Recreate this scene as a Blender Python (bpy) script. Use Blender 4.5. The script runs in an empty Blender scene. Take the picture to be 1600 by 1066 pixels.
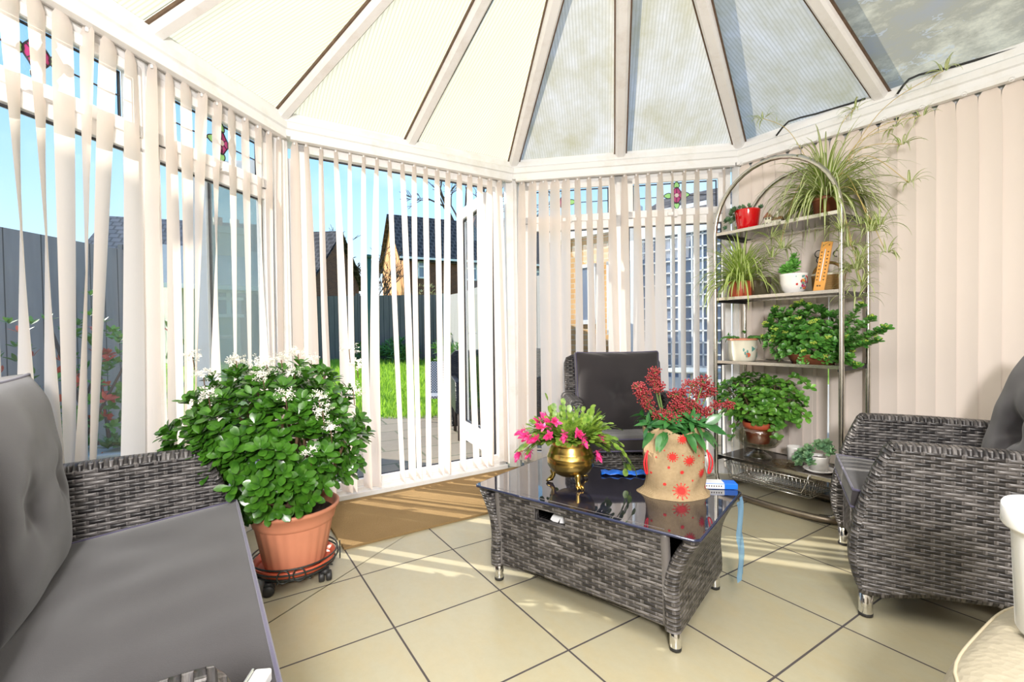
import bpy, math, random
from mathutils import Vector as V, Matrix, noise
random.seed(7)
PI=math.pi; R=math.radians
rnd=random.random
def ru(a,b): return a+(b-a)*random.random()
COL=bpy.context.scene.collection
T=0.42
# ------------------------------------------------------------------ camera
CH=2.396*T; PITCH=R(-1.111); ROLL=R(-0.798); FP=741.4
_f=V((0,math.cos(PITCH),math.sin(PITCH))); _r=V((1,0,0)); _u=_r.cross(_f)
CR=_r*math.cos(ROLL)+_u*math.sin(ROLL); CU=CR.cross(_f); CP=V((0,0,CH))
cam_d=bpy.data.cameras.new('camera'); cam=bpy.data.objects.new('camera',cam_d); COL.objects.link(cam)
M3=Matrix((CR,CU,-_f)).transposed(); cam.matrix_world=Matrix.Translation(CP)@M3.to_4x4()
cam_d.sensor_width=36; cam_d.lens=FP/1600*36; cam_d.clip_start=.02; cam_d.clip_end=300
bpy.context.scene.camera=cam
def ray(px,py): return _f+CR*((px-800)/FP)-CU*((py-533)/FP)
def atz(px,py,z=0):
    d=ray(px,py); return CP+d*((z-CH)/d.z)
def aty(px,py,y):
    d=ray(px,py); return CP+d*(y/d.y)
def atp(px,py,a,b):            # point where a sight line meets the vertical plane through plan points a, b
    d=ray(px,py); n=V((-(b[1]-a[1]),b[0]-a[0],0)); return CP+d*(n.dot(V((a[0],a[1],0))-CP)/n.dot(d))
# ------------------------------------------------------------------ mesh builder
class MB:
    def __init__(s): s.v=[]; s.f=[]; s.uv=[]
    def add(s,vs,fs,uvs=None):
        o=len(s.v); s.v+= [tuple(x) for x in vs]
        for i,f in enumerate(fs):
            s.f.append(tuple(o+k for k in f))
            if uvs is not None: s.uv.append([uvs[k] for k in f] if not isinstance(uvs,dict) else uvs[i])
            else: s.uv.append(None)
    def box(s,c,d,M=None,b=0):
        x,y,z=d[0]/2,d[1]/2,d[2]/2
        P=[V((sx*x,sy*y,sz*z)) for sx in(-1,1) for sy in(-1,1) for sz in(-1,1)]
        F=[(0,1,3,2),(4,6,7,5),(0,4,5,1),(2,3,7,6),(0,2,6,4),(1,5,7,3)]
        c=V(c); uvd={}
        for i,f in enumerate(F):
            ax=(0,0,1,1,2,2)[i]; a,b2=[k for k in range(3) if k!=ax]
            uvd[i]=[((P[k]+c)[a],(P[k]+c)[b2]) for k in f]
        Q=[(M@p if M else p)+c for p in P]
        s.add(Q,F,uvd)
    def seg(s,p,q,w,h,up=(0,0,1)):   # a bar of width w, height h from p to q
        p=V(p);q=V(q);d=(q-p); L=d.length; d.normalize(); sd=d.cross(V(up)); 
        if sd.length<1e-4: sd=V((1,0,0))
        sd.normalize(); u=sd.cross(d); M=Matrix((sd,d,u)).transposed(); s.box((0,0,0),(w,L,h)); 
        n=8; c=(p+q)/2
        for i in range(len(s.v)-n,len(s.v)): s.v[i]=tuple(M@V(s.v[i])+c)
    def tube(s,pts,r,n=8,closed=False,cap=True):
        pts=[V(p) for p in pts]; N=len(pts); rr=r if isinstance(r,(list,tuple)) else [r]*N
        up=None; rings=[]; L=0
        for i,p in enumerate(pts):
            if closed: t=pts[(i+1)%N]-pts[i-1]
            else: t=pts[min(i+1,N-1)]-pts[max(i-1,0)]
            if t.length<1e-9: t=V((0,0,1))
            t.normalize()
            if up is None:
                up=t.orthogonal().normalized()
            up=(up-t*up.dot(t)); up=up.normalized() if up.length>1e-6 else t.orthogonal().normalized()
            bn=t.cross(up)
            rings.append([p+(up*math.cos(2*PI*k/n)+bn*math.sin(2*PI*k/n))*rr[i] for k in range(n)])
        vs=[q for rg in rings for q in rg]; fs=[]
        for i in range(N if closed else N-1):
            j=(i+1)%N
            for k in range(n): fs.append((i*n+k,i*n+(k+1)%n,j*n+(k+1)%n,j*n+k))
        if cap and not closed: fs.append(tuple(range(n))[::-1]); fs.append(tuple((N-1)*n+k for k in range(n)))
        s.add(vs,fs)
    def lathe(s,prof,c=(0,0,0),n=32,sx=1,sy=1,wob=None):
        c=V(c); vs=[]; fs=[]; m=len(prof); uvs=[]; L=[0]
        for i in range(1,m): L.append(L[-1]+math.hypot(prof[i][0]-prof[i-1][0],prof[i][1]-prof[i-1][1]))
        for i,(r,z) in enumerate(prof):
            for k in range(n+1):
                a=2*PI*k/n; q=r*(wob(a,z) if wob else 1)
                vs.append(c+V((q*math.cos(a)*sx,q*math.sin(a)*sy,z))); uvs.append((k/n,L[i]))
        for i in range(m-1):
            for k in range(n):
                a=i*(n+1)+k; fs.append((a,a+1,a+n+2,a+n+1))
        s.add(vs,fs,uvs)
    def grid(s,rows,uv=None):
        n=len(rows[0]); vs=[p for r in rows for p in r]; fs=[]
        if uv is None:
            uvs=[]; vv=0
            for i,r in enumerate(rows):
                if i: vv+=(V(rows[i][n//2])-V(rows[i-1][n//2])).length
                uu=0
                for j,p in enumerate(r):
                    if j: uu+=(V(p)-V(r[j-1])).length
                    uvs.append((uu,vv))
        else: uvs=[q for r in uv for q in r]
        for i in range(len(rows)-1):
            for j in range(n-1): a=i*n+j; fs.append((a,a+1,a+n+1,a+n))
        s.add(vs,fs,uvs)
    def ico(s,c,r,sq=(1,1,1)):
        t=1.618; P=[(-1,t,0),(1,t,0),(-1,-t,0),(1,-t,0),(0,-1,t),(0,1,t),(0,-1,-t),(0,1,-t),(t,0,-1),(t,0,1),(-t,0,-1),(-t,0,1)]
        F=[(0,11,5),(0,5,1),(0,1,7),(0,7,10),(0,10,11),(1,5,9),(5,11,4),(11,10,2),(10,7,6),(7,1,8),(3,9,4),(3,4,2),(3,2,6),(3,6,8),(3,8,9),(4,9,5),(2,4,11),(6,2,10),(8,6,7),(9,8,1)]
        s.add([(c[0]+p[0]*r/1.9*sq[0],c[1]+p[1]*r/1.9*sq[1],c[2]+p[2]*r/1.9*sq[2]) for p in P],F)
    def build(s,name,mat,parent=None,smooth=True,bevel=0,loc=None,solid=0,sub=0,weld=False):
        me=bpy.data.meshes.new(name); me.from_pydata(s.v,[],s.f)
        ul=me.uv_layers.new(name='UVMap'); k=0; dat=[0.0]*(2*sum(len(f) for f in s.f))
        for f,u in zip(s.f,s.uv):
            if u is None:
                k+=2*len(f); continue
            for q in u: dat[k]=q[0]; dat[k+1]=q[1]; k+=2
        ul.data.foreach_set('uv',dat)
        if weld:
            import bmesh
            b=bmesh.new(); b.from_mesh(me); bmesh.ops.remove_doubles(b,verts=b.verts,dist=.00005); bmesh.ops.recalc_face_normals(b,faces=b.faces); b.to_mesh(me); b.free()
        me.polygons.foreach_set('use_smooth',[smooth]*len(me.polygons))
        if weld: me.set_sharp_from_angle(angle=R(32))
        me.update()
        o=bpy.data.objects.new(name,me); COL.objects.link(o)
        if mat: me.materials.append(mat)
        if parent: o.parent=parent
        if loc is not None: o.location=loc
        if solid: m=o.modifiers.new('solid','SOLIDIFY'); m.thickness=solid; m.offset=0
        if bevel: m=o.modifiers.new('bevel','BEVEL'); m.width=bevel; m.segments=2; m.limit_method='ANGLE'
        if sub: m=o.modifiers.new('sub','SUBSURF'); m.levels=sub; m.render_levels=sub
        if smooth and (bevel or solid):
            pass
        return o
def thing(name,label,cat,loc=(0,0,0),rz=0,group=None):
    o=bpy.data.objects.new(name,None); COL.objects.link(o); o.location=loc; o.rotation_euler=(0,0,rz); o.empty_display_size=.1
    return tag(o,label,cat,group)
def tag(o,label,cat,group=None,kind=None):
    o['label']=label; o['category']=cat
    if group: o['group']=group
    if kind: o['kind']=kind
    return o
def struct(o,label=None):
    o['kind']='structure'
    if label: o['label']=label
    return o
def dup(root,loc,rz,label,group=None):
    r=root.copy(); COL.objects.link(r); r.location=loc; r.rotation_euler=(0,0,rz); r['label']=label
    if group: r['group']=group
    for ch in list(root.children):
        c=ch.copy(); COL.objects.link(c); c.parent=r
        for g in ch.children:
            d=g.copy(); COL.objects.link(d); d.parent=c
    return r
# ------------------------------------------------------------------ materials
class NT:
    def __init__(s,name):
        s.m=bpy.data.materials.new(name); s.m.use_nodes=True; s.t=s.m.node_tree; s.n=s.t.nodes; s.n.clear()
        s.out=s.n.new('ShaderNodeOutputMaterial')
    def N(s,t,**k):
        n=s.n.new('ShaderNode'+t)
        for a,b in k.items():
            if a in('operation','blend_type','data_type','wave_type','bands_direction','feature','distance','noise_dimensions','interpolation','offset','offset_frequency','squash','use_clamp'): setattr(n,a,b)
            else: s.I(n,a,b)
        return n
    def I(s,n,a,b):
        i=n.inputs[int(a[1:])] if a[0]=='_' and a[1:].isdigit() else n.inputs[a.replace('_',' ')]
        if hasattr(b,'node'): s.t.links.new(b,i)
        elif isinstance(b,bpy.types.Node): s.t.links.new(b.outputs[0],i)
        else:
            if isinstance(b,(tuple,list)) and len(b)==3 and i.type=='RGBA': b=(*b,1)
            i.default_value=b
    def math(s,op,a,b=None,c=None):
        n=s.n.new('ShaderNodeMath'); n.operation=op; s.I(n,'_0',a)
        if b is not None: s.I(n,'_1',b)
        if c is not None: s.I(n,'_2',c)
        return n.outputs[0]
    def mix(s,f,a,b,bt='MIX'):
        n=s.n.new('ShaderNodeMix'); n.data_type='RGBA'; n.blend_type=bt
        for i,x in ((0,f),(6,a),(7,b)):
            if hasattr(x,'node'): s.t.links.new(x,n.inputs[i])
            elif isinstance(x,(tuple,list)): n.inputs[i].default_value=(*x[:3],1)
            else: n.inputs[i].default_value=x
        return n.outputs[2]
    def ramp(s,f,stops):
        n=s.n.new('ShaderNodeValToRGB'); s.t.links.new(f,n.inputs[0]); e=n.color_ramp.elements
        while len(e)<len(stops): e.new(.5)
        for i,(p,c) in enumerate(stops): e[i].position=p; e[i].color=(*c[:3],1)
        return n.outputs[0]
    def coord(s,k='Object'):
        n=s.n.new('ShaderNodeTexCoord'); return n.outputs[k]
    def noise(s,scale,vec=None,detail=3,rough=.5,k=0):
        n=s.n.new('ShaderNodeTexNoise'); n.inputs['Scale'].default_value=scale; n.inputs['Detail'].default_value=detail; n.inputs['Roughness'].default_value=rough
        s.t.links.new(vec if vec is not None else s.coord(),n.inputs['Vector']); return n.outputs[k]
    def scale(s,vec,sc,rot=None):
        n=s.n.new('ShaderNodeMapping'); s.t.links.new(vec,n.inputs[0]); n.inputs['Scale'].default_value=sc
        if rot: n.inputs['Rotation'].default_value=rot
        return n.outputs[0]
    def bump(s,h,st=.3,d=.01):
        n=s.n.new('ShaderNodeBump'); n.inputs['Strength'].default_value=st; n.inputs['Distance'].default_value=d; s.t.links.new(h,n.inputs['Height']); return n.outputs[0]
    def bsdf(s,col,rough=.5,metal=0,spec=None,normal=None,trans=0,ior=None,alpha=None,coat=0,sheen=0):
        n=s.n.new('ShaderNodeBsdfPrincipled'); s.I(n,'Base_Color',col); s.I(n,'Roughness',rough); s.I(n,'Metallic',metal)
        if spec is not None: s.I(n,'Specular_IOR_Level',spec)
        if normal is not None: s.t.links.new(normal,n.inputs['Normal'])
        if trans: s.I(n,'Transmission_Weight',trans)
        if ior: s.I(n,'IOR',ior)
        if coat: s.I(n,'Coat_Weight',coat)
        if sheen: s.I(n,'Sheen_Weight',sheen)
        return n.outputs[0]
    def msh(s,f,a,b):
        n=s.n.new('ShaderNodeMixShader'); s.I(n,'_0',f); s.t.links.new(a,n.inputs[1]); s.t.links.new(b,n.inputs[2]); return n.outputs[0]
    def done(s,sh): s.t.links.new(sh,s.out.inputs[0]); return s.m
def simple(name,col,rough=.5,metal=0,nz=0,nsc=20,bump=0,spec=None,coat=0,sheen=0):
    t=NT(name); c=col
    if nz:
        f=t.noise(nsc); c=t.mix(f,tuple(x*(1-nz) for x in col),tuple(min(1,x*(1+nz)) for x in col))
    nm=t.bump(t.noise(nsc*3),bump,.004) if bump else None
    return t.done(t.bsdf(c,rough,metal,spec,nm,coat=coat,sheen=sheen))
def leafmat(name,c1,c2,rough=.3,tr=.25,nsc=14,spec=.5,c3=None):
    t=NT(name); f=t.noise(nsc,detail=2); c=t.mix(t.math('MULTIPLY',t.math('SUBTRACT',f,.3),2.4),c1,c2)
    b=t.bsdf(c,rough,0,spec); tn=t.N('BsdfTranslucent'); t.I(tn,'Color',t.mix(.5,c,c3 or tuple(min(1,x*1.7) for x in c2)))
    return t.done(t.msh(tr,b,tn.outputs[0]))
MT={}
def mkmats():
    # white upvc, slightly grimy
    t=NT('white_upvc'); f=t.noise(3.5,detail=6,rough=.7); c=t.mix(t.math('MULTIPLY',t.math('SUBTRACT',f,.5),3.),(.86,.855,.85),(.70,.66,.58))
    MT['upvc']=t.done(t.bsdf(c,.35)) ; MT['upvc'].node_tree.nodes
    t=NT('bar_white'); f=t.noise(6,detail=8,rough=.75); c=t.ramp(f,[(.5,(.84,.82,.81)),(.68,(.76,.72,.69)),(.8,(.42,.33,.25))]); MT['bar']=t.done(t.bsdf(c,.5))
    MT['gasket']=simple('black_gasket',(.03,.03,.035),.5)
    MT['rust']=simple('grimy_edge',(.13,.08,.05),.8,nz=.5,nsc=30)
    # clear glass
    def glass(name,tint,g=.08,rg=.0):
        t=NT(name); tr=t.N('BsdfTransparent',Color=tint); gl=t.N('BsdfGlossy',Roughness=rg); gl.inputs['Color'].default_value=(1,1,1,1)
        fr=t.N('LayerWeight',Blend=.35); return t.done(t.msh(t.math('MULTIPLY_ADD',t.math('POWER',fr.outputs[1],3.),g*2.5,g*.4),tr.outputs[0],gl.outputs[0]))
    MT['glass']=glass('window_glass',(.97,.98,.98)); MT['bowl']=glass('clear_bowl_glass',(.86,.86,.80),.24,.06)
    MT['dish']=glass('smoked_dish_glass',(.85,.80,.70),.14,.05)
    # pane of the open door leaf; pale reflection painted in as grey-green film
    t=NT('painted_reflection_glass'); tr=t.N('BsdfTransparent',Color=(.8,.9,.88)); df=t.N('BsdfDiffuse',Color=(.55,.62,.6)); gl=t.N('BsdfGlossy',Roughness=.02)
    MT['leaf_reflection']=t.done(t.msh(.25,t.msh(.25,tr.outputs[0],df.outputs[0]),gl.outputs[0]))
    # slat fabric
    t=NT('blind_fabric'); uv=t.coord('UV'); nz=t.noise(260,t.scale(uv,(1,.15,1)),2); c=t.mix(nz,(.88,.82,.77),(.93,.88,.84))
    d=t.N('BsdfDiffuse',Color=c); tl=t.N('BsdfTranslucent',Color=(.97,.87,.79)); MT['slat']=t.done(t.msh(.45,d.outputs[0],tl.outputs[0]))
    MT['slatw']=simple('slat_weight',(.93,.9,.87),.5)
    t=NT('wall_blind_fabric'); uv=t.coord('UV'); nz=t.noise(5,t.scale(uv,(1,.3,1)),3); c=t.mix(nz,(.76,.665,.60),(.82,.73,.665)); MT['slat2']=t.done(t.bsdf(c,.85))
    # roof polycarbonate; tone also paints sun on the left, shade on the right
    def poly(name,ca,cb,cc,tr,dirt_shade):
        t=NT(name); uv=t.coord('UV'); sx=t.N('SeparateXYZ'); t.t.links.new(uv,sx.inputs[0])
        st=t.math('SINE',t.math('MULTIPLY',sx.outputs[0],2*PI/.017)); st=t.math('MULTIPLY_ADD',st,.5,.5); st=t.math('POWER',st,2.5)
        w=t.noise(3.,t.scale(uv,(1.6,.8,1)),6,.65); w2=t.noise(9,t.scale(uv,(1,1,1),(0,0,.5)),5,.7)
        base=t.mix(st,ca,cb); k=t.math('MULTIPLY',t.math('SUBTRACT',t.math('ADD',w,t.math('MULTIPLY',w2,.35)),.5),dirt_shade)
        n=t.math('MINIMUM',t.math('MAXIMUM',k,0.),1.); c=t.mix(n,base,cc)
        d=t.N('BsdfDiffuse',Color=c); tl=t.N('BsdfTranslucent',Color=c); return t.done(t.msh(tr,d.outputs[0],tl.outputs[0]))
    MT['polyA']=poly('sunlit_polycarbonate',(.73,.695,.51),(.53,.50,.33),(.63,.57,.35),.6,.9)
    MT['polyB']=poly('mossy_shaded_polycarbonate',(.74,.71,.64),(.57,.545,.47),(.47,.42,.24),.5,2.1)
    t=NT('algae_shaded_polycarbonate'); uv=t.coord('UV'); w=t.noise(2.6,uv,7,.7); w2=t.noise(5,t.scale(uv,(1,1,1),(0,0,1)),3)
    v=t.N('TexVoronoi'); v.feature='DISTANCE_TO_EDGE'; v.inputs['Scale'].default_value=4.; mx=t.N('MixRGB' if hasattr(bpy.types,'ShaderNodeMixRGB') else 'Mix')
    wv=t.noise(6,uv,4,.6,1); t.I(mx,'_0',.35); t.t.links.new(uv,mx.inputs[1]); t.t.links.new(wv,mx.inputs[2]); t.t.links.new(mx.outputs[0],v.inputs['Vector'])
    vein=t.math('LESS_THAN',v.outputs[0],.02); vein=t.math('MULTIPLY',vein,t.math('GREATER_THAN',w2,.52))
    c=t.ramp(w,[(.3,(.42,.41,.38)),(.5,(.46,.42,.30)),(.62,(.72,.66,.47)),(.72,(.50,.49,.43))]); c=t.mix(t.math('MULTIPLY',vein,.45),c,(.66,.68,.66))
    d=t.N('BsdfDiffuse',Color=c); tl=t.N('BsdfTranslucent',Color=c); MT['polyC']=t.done(t.msh(.45,d.outputs[0],tl.outputs[0]))
    # floor tiles, UV in tiles
    t=NT('cream_floor_tiles'); uv=t.coord('UV'); b=t.N('TexBrick'); b.offset=0; b.inputs['Scale'].default_value=1; b.inputs['Brick Width'].default_value=1; b.inputs['Row Height'].default_value=1
    b.inputs['Mortar Size'].default_value=.0085; b.inputs['Mortar Smooth'].default_value=.15; b.inputs['Color1'].default_value=(.43,.395,.275,1); b.inputs['Color2'].default_value=(.41,.375,.26,1); b.inputs['Mortar'].default_value=(.075,.065,.065,1)
    t.t.links.new(uv,b.inputs['Vector']); n1=t.noise(2.2,t.scale(uv,(1,2.3,1)),8,.65); n2=t.noise(14,uv,6,.7)
    c=t.mix(t.math('MULTIPLY',t.math('SUBTRACT',n1,.42),1.6),b.outputs[0],t.mix(1,b.outputs[0],(1.05,.93,.74),'MULTIPLY')); c=t.mix(t.math('MULTIPLY',t.math('SUBTRACT',n2,.4),1.1),c,t.mix(1,c,(.86,.84,.82),'MULTIPLY'))
    inv=t.math('SUBTRACT',1,b.outputs[1]); MT['tiles']=t.done(t.bsdf(c,t.math('MULTIPLY_ADD',b.outputs[1],.4,.33),0,.4,t.bump(t.math('ADD',t.math('MULTIPLY',inv,1),t.math('MULTIPLY',n2,.06)),.5,.004)))
    # wicker, UV in metres
    def wick(name,dk,lt,hi,bl=.050,rh=.0122):
        t=NT(name); uv=t.coord('UV'); sx=t.N('SeparateXYZ'); t.t.links.new(uv,sx.inputs[0]); u,v=sx.outputs[0],sx.outputs[1]
        vr=t.math('DIVIDE',v,rh); row=t.math('FLOOR',vr); fv=t.math('FRACT',vr)
        uu=t.math('ADD',t.math('DIVIDE',u,bl),t.math('MULTIPLY',row,.5)); fu=t.math('FRACT',uu); cell=t.math('FLOOR',uu)
        cx=t.N('CombineXYZ'); t.t.links.new(cell,cx.inputs[0]); t.t.links.new(row,cx.inputs[1]); wn=t.N('TexWhiteNoise'); wn.noise_dimensions='2D'; t.t.links.new(cx.outputs[0],wn.inputs['Vector'])
        pu=t.math('POWER',t.math('SINE',t.math('MULTIPLY',fu,PI)),.55); pv=t.math('POWER',t.math('SINE',t.math('MULTIPLY',fv,PI)),.4)
        h=t.math('MULTIPLY',pu,pv)
        # upright stake showing where a strand passes behind
        ed=t.math('MINIMUM',fu,t.math('SUBTRACT',1,fu)); st=t.math('LESS_THAN',ed,.11)
        h2=t.math('ADD',h,t.math('MULTIPLY',st,.42))
        stre=t.noise(60,t.scale(uv,(.35,6,1)),4,.6)
        tone=t.math('ADD',t.math('MULTIPLY',wn.outputs[0],.42),t.math('MULTIPLY',stre,.72)); c=t.ramp(tone,[(.3,dk),(.58,lt),(.85,hi)])
        c=t.mix(st,c,t.mix(stre,tuple(x*.8 for x in lt),tuple(x*1.05 for x in hi)))
        gap=t.math('MULTIPLY',t.math('LESS_THAN',h2,.30),.9); c=t.mix(gap,c,(.006,.005,.006))
        return t.done(t.bsdf(c,.36,0,.5,t.bump(h2,1.,.0065)))
    MT['wicker']=wick('grey_wicker',(.014,.0125,.014),(.055,.050,.050),(.19,.175,.17))
    MT['wicker2']=wick('outdoor_rattan',(.004,.004,.004),(.02,.018,.017),(.05,.045,.04),.05,.012)
    # fabrics
    def fab(name,c1,c2,tint=None):
        t=NT(name); uv=t.coord('Object'); w=t.noise(700,uv,2); g=t.noise(3,uv,3)
        c=t.mix(w,c1,c2); c=t.mix(t.math('MULTIPLY',g,.35),c,tuple(x*.8 for x in c1)); return t.done(t.bsdf(c,.9,0,.25,t.bump(t.math('ADD',t.math('MULTIPLY',w,.4),g),.25,.006),sheen=.3))
    MT['cushion']=fab('grey_cushion_fabric',(.026,.0225,.024),(.038,.033,.036)); MT['piping']=fab('lilac_grey_piping',(.070,.062,.11),(.10,.09,.15))
    MT['chrome']=simple('polished_chrome',(.78,.78,.78),.12,1); MT['dullchrome']=simple('worn_chrome_tube',(.62,.60,.55),.22,1,nz=.25,nsc=25)
    MT['brownpost']=simple('tarnished_tube',(.30,.25,.2),.35,.9,nz=.4,nsc=15)
    MT['rubber']=simple('black_rubber',(.02,.02,.02),.5)
    t=NT('black_glass_top'); MT['blackglass']=t.done(t.bsdf((.012,.012,.022),.03,0,.95,coat=.6))
    MT['glassedge']=simple('dark_blue_glass_edge',(.02,.025,.06),.15)
    MT['shelf']=simple('dark_shelf_glass',(.055,.045,.04),.16,0,nz=.3,nsc=12)
    MT['shelfedge']=simple('shelf_chrome_trim',(.75,.73,.68),.2,1)
    # coir mat
    t=NT('coir_mat'); n=t.noise(170,detail=4,rough=.8); n2=t.noise(5); c=t.mix(n,(.30,.185,.075),(.60,.42,.21)); c=t.mix(t.math('MULTIPLY',n2,.5),c,(.25,.15,.06)); MT['mat']=t.done(t.bsdf(c,1,0,.1,t.bump(n,1,.01)))
    # leather
    t=NT('cream_leather'); v=t.N('TexVoronoi'); v.inputs['Scale'].default_value=70; n=t.noise(7,detail=4); c=t.mix(n,(.33,.29,.21),(.40,.355,.265)); t.t.links.new(t.coord(),v.inputs['Vector'])
    MT['leather']=t.done(t.bsdf(c,.48,0,.4,t.bump(t.math('ADD',v.outputs[0],t.math('MULTIPLY',t.noise(22,detail=6),2.2)),.3,.005)))
    MT['stitch']=simple('leather_stitching',(.42,.36,.25),.8)
    MT['whiteplastic']=simple('white_plastic',(.88,.88,.88),.3)
    MT['terra']=simple('terracotta_plastic',(.60,.235,.135),.5,nz=.12,nsc=9); MT['terra2']=simple('red_terracotta',(.56,.11,.05),.45,nz=.1)
    MT['soil']=simple('potting_soil',(.035,.022,.013),1,nz=.5,nsc=60,bump=.8)
    MT['wire']=simple('black_wire',(.015,.02,.018),.4)
    # leaves
    MT['jade']=leafmat('jade_leaf',(.020,.085,.008),(.075,.22,.018),.27,.1,30,.6)
    MT['jade2']=leafmat('young_jade_leaf',(.05,.17,.025),(.16,.36,.05),.3,.2,30)
    MT['stem']=simple('brown_stem',(.14,.085,.045),.8,nz=.3); MT['gstem']=simple('green_stem',(.12,.20,.05),.6)
    MT['wflower']=leafmat('white_petal',(.85,.82,.72),(.95,.93,.86),.6,.3)
    MT['red']=simple('skimmia_red_bud',(.26,.022,.028),.4,nz=.5,nsc=120); MT['pink']=leafmat('pink_petal',(.85,.03,.24),(.93,.12,.42),.45,.35,40,c3=(1,.3,.55))
    MT['skim']=leafmat('skimmia_leaf',(.02,.09,.025),(.05,.19,.04),.28,.12,25)
    MT['cact']=leafmat('christmas_cactus_segment',(.06,.17,.015),(.30,.42,.07),.35,.2,55)
    MT['sucb']=leafmat('blue_green_succulent',(.08,.20,.11),(.22,.36,.17),.5,.1,30); MT['sucl']=leafmat('bright_green_succulent',(.12,.38,.06),(.25,.55,.12),.45,.15,40)
    MT['succ']=leafmat('mid_green_succulent',(.04,.17,.03),(.13,.33,.05),.35,.15,30)
    MT['lime']=leafmat('lime_flower_head',(.35,.5,.06),(.55,.68,.12),.6,.2,60)
    t=NT('striped_spider_leaf'); uv=t.coord('UV'); sx=t.N('SeparateXYZ'); t.t.links.new(uv,sx.inputs[0]); m=t.math('ABSOLUTE',t.math('SUBTRACT',sx.outputs[0],.5)); f=t.math('LESS_THAN',m,.2)
    c=t.mix(f,t.mix(t.noise(12),(.20,.31,.05),(.33,.44,.09)),(.82,.83,.52)); b=t.bsdf(c,.4); tn=t.N('BsdfTranslucent'); t.I(tn,'Color',c); MT['spider']=t.done(t.msh(.3,b,tn.outputs[0]))
    t=NT('green_spider_leaf'); uv=t.coord('UV'); sx=t.N('SeparateXYZ'); t.t.links.new(uv,sx.inputs[0]); m=t.math('ABSOLUTE',t.math('SUBTRACT',sx.outputs[0],.5)); f=t.math('LESS_THAN',m,.16)
    c=t.mix(f,t.mix(t.noise(12),(.28,.46,.06),(.48,.62,.12)),(.78,.84,.42)); b=t.bsdf(c,.4); tn=t.N('BsdfTranslucent'); t.I(tn,'Color',c); MT['spider2']=t.done(t.msh(.3,b,tn.outputs[0]))
    MT['runner']=simple('straw_runner',(.55,.42,.14),.6)
    MT['brass']=simple('aged_brass',(.55,.38,.11),.26,1,nz=.25,nsc=14)
    # hessian with red snowflakes is done by separate decals
    t=NT('hessian'); uv=t.coord('Object'); w=t.N('TexWave'); w.inputs['Scale'].default_value=75; w2=t.N('TexWave'); w2.bands_direction='Z'; w2.inputs['Scale'].default_value=75
    t.t.links.new(uv,w.inputs['Vector']); t.t.links.new(uv,w2.inputs['Vector']); k=t.math('MULTIPLY',w.outputs[1],w2.outputs[1]); k=t.math('ADD',t.math('MULTIPLY',k,.7),t.math('MULTIPLY',t.noise(90,uv,4),.5)); c=t.mix(k,(.24,.165,.085),(.50,.385,.235)); MT['hess']=t.done(t.bsdf(c,.95,0,.1,t.bump(k,.4,.002)))
    MT['redprint']=simple('red_print',(.55,.025,.02),.8); MT['redrib']=simple('red_ribbon',(.75,.02,.03),.5)
    MT['redglaze']=simple('red_glaze',(.62,.005,.01),.12,coat=.8); MT['china']=simple('white_china',(.87,.85,.83),.15,coat=.5); MT['cream']=simple('cream_ceramic',(.80,.76,.62),.3,coat=.3)
    MT['wood']=simple('orange_wood',(.70,.33,.07),.5,nz=.2,nsc=18); MT['ink']=simple('dark_print',(.05,.03,.02),.7)
    MT['green']=simple('green_enamel',(.05,.4,.2),.5); MT['teal']=simple('teal_print',(.12,.32,.28),.5); MT['magenta']=simple('magenta_film',(.45,.04,.2),.4); MT['yellow']=simple('yellow_print',(.85,.5,.05),.5); MT['limefilm']=simple('green_film',(.35,.75,.25),.4)
    MT['blue']=simple('blue_plastic',(.01,.16,.75),.4); MT['paper']=simple('white_paper',(.85,.85,.85),.6)
    t=NT('basket_weave'); w=t.N('TexWave'); w.bands_direction='Z'; w.inputs['Scale'].default_value=60; w.inputs['Distortion'].default_value=2; t.t.links.new(t.coord(),w.inputs['Vector']); c=t.mix(w.outputs[1],(.22,.12,.04),(.50,.32,.13)); MT['basket']=t.done(t.bsdf(c,.8,0,.2,t.bump(w.outputs[1],.6,.004)))
    MT['brownclay']=simple('brown_glazed_clay',(.25,.09,.045),.25,nz=.3); MT['smoke']=simple('dark_smoky_pot',(.10,.085,.05),.12,coat=.5)
    MT['wallp']=simple('cream_wall_paint',(.80,.75,.68),.8)
    # outside
    def brick(name,c1,c2,mo,sc=1):
        t=NT(name); uv=t.coord('UV'); b=t.N('TexBrick'); b.inputs['Scale'].default_value=sc; b.inputs['Brick Width'].default_value=.225; b.inputs['Row Height'].default_value=.075; b.inputs['Mortar Size'].default_value=.006
        b.inputs['Color1'].default_value=(*c1,1); b.inputs['Color2'].default_value=(*c2,1); b.inputs['Mortar'].default_value=(*mo,1); t.t.links.new(uv,b.inputs['Vector']); return t.done(t.bsdf(b.outputs[0],.9))
    MT['brick']=brick('red_brown_brick',(.20,.075,.035),(.13,.05,.028),(.15,.11,.09)); MT['brickO']=brick('yellow_orange_brick',(.72,.42,.17),(.60,.31,.10),(.62,.52,.38))
    t=NT('roof_tiles'); uv=t.coord('UV'); b=t.N('TexBrick'); b.inputs['Scale'].default_value=1; b.inputs['Brick Width'].default_value=.30; b.inputs['Row Height'].default_value=.34; b.inputs['Mortar Size'].default_value=.06; b.inputs['Mortar Smooth'].default_value=.6
    b.inputs['Color1'].default_value=(.030,.022,.017,1); b.inputs['Color2'].default_value=(.05,.037,.028,1); b.inputs['Mortar'].default_value=(.11,.09,.075,1); b.offset=.5; t.t.links.new(uv,b.inputs['Vector']); MT['roof']=t.done(t.bsdf(b.outputs[0],.8))
    MT['gable']=simple('sunlit_orange_wall',(.75,.36,.14),.9,nz=.1); MT['palewall']=simple('pale_render',(.5,.5,.42),.9,nz=.1)  # gable: sunlit side of the house, orange sun put into its colour
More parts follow.
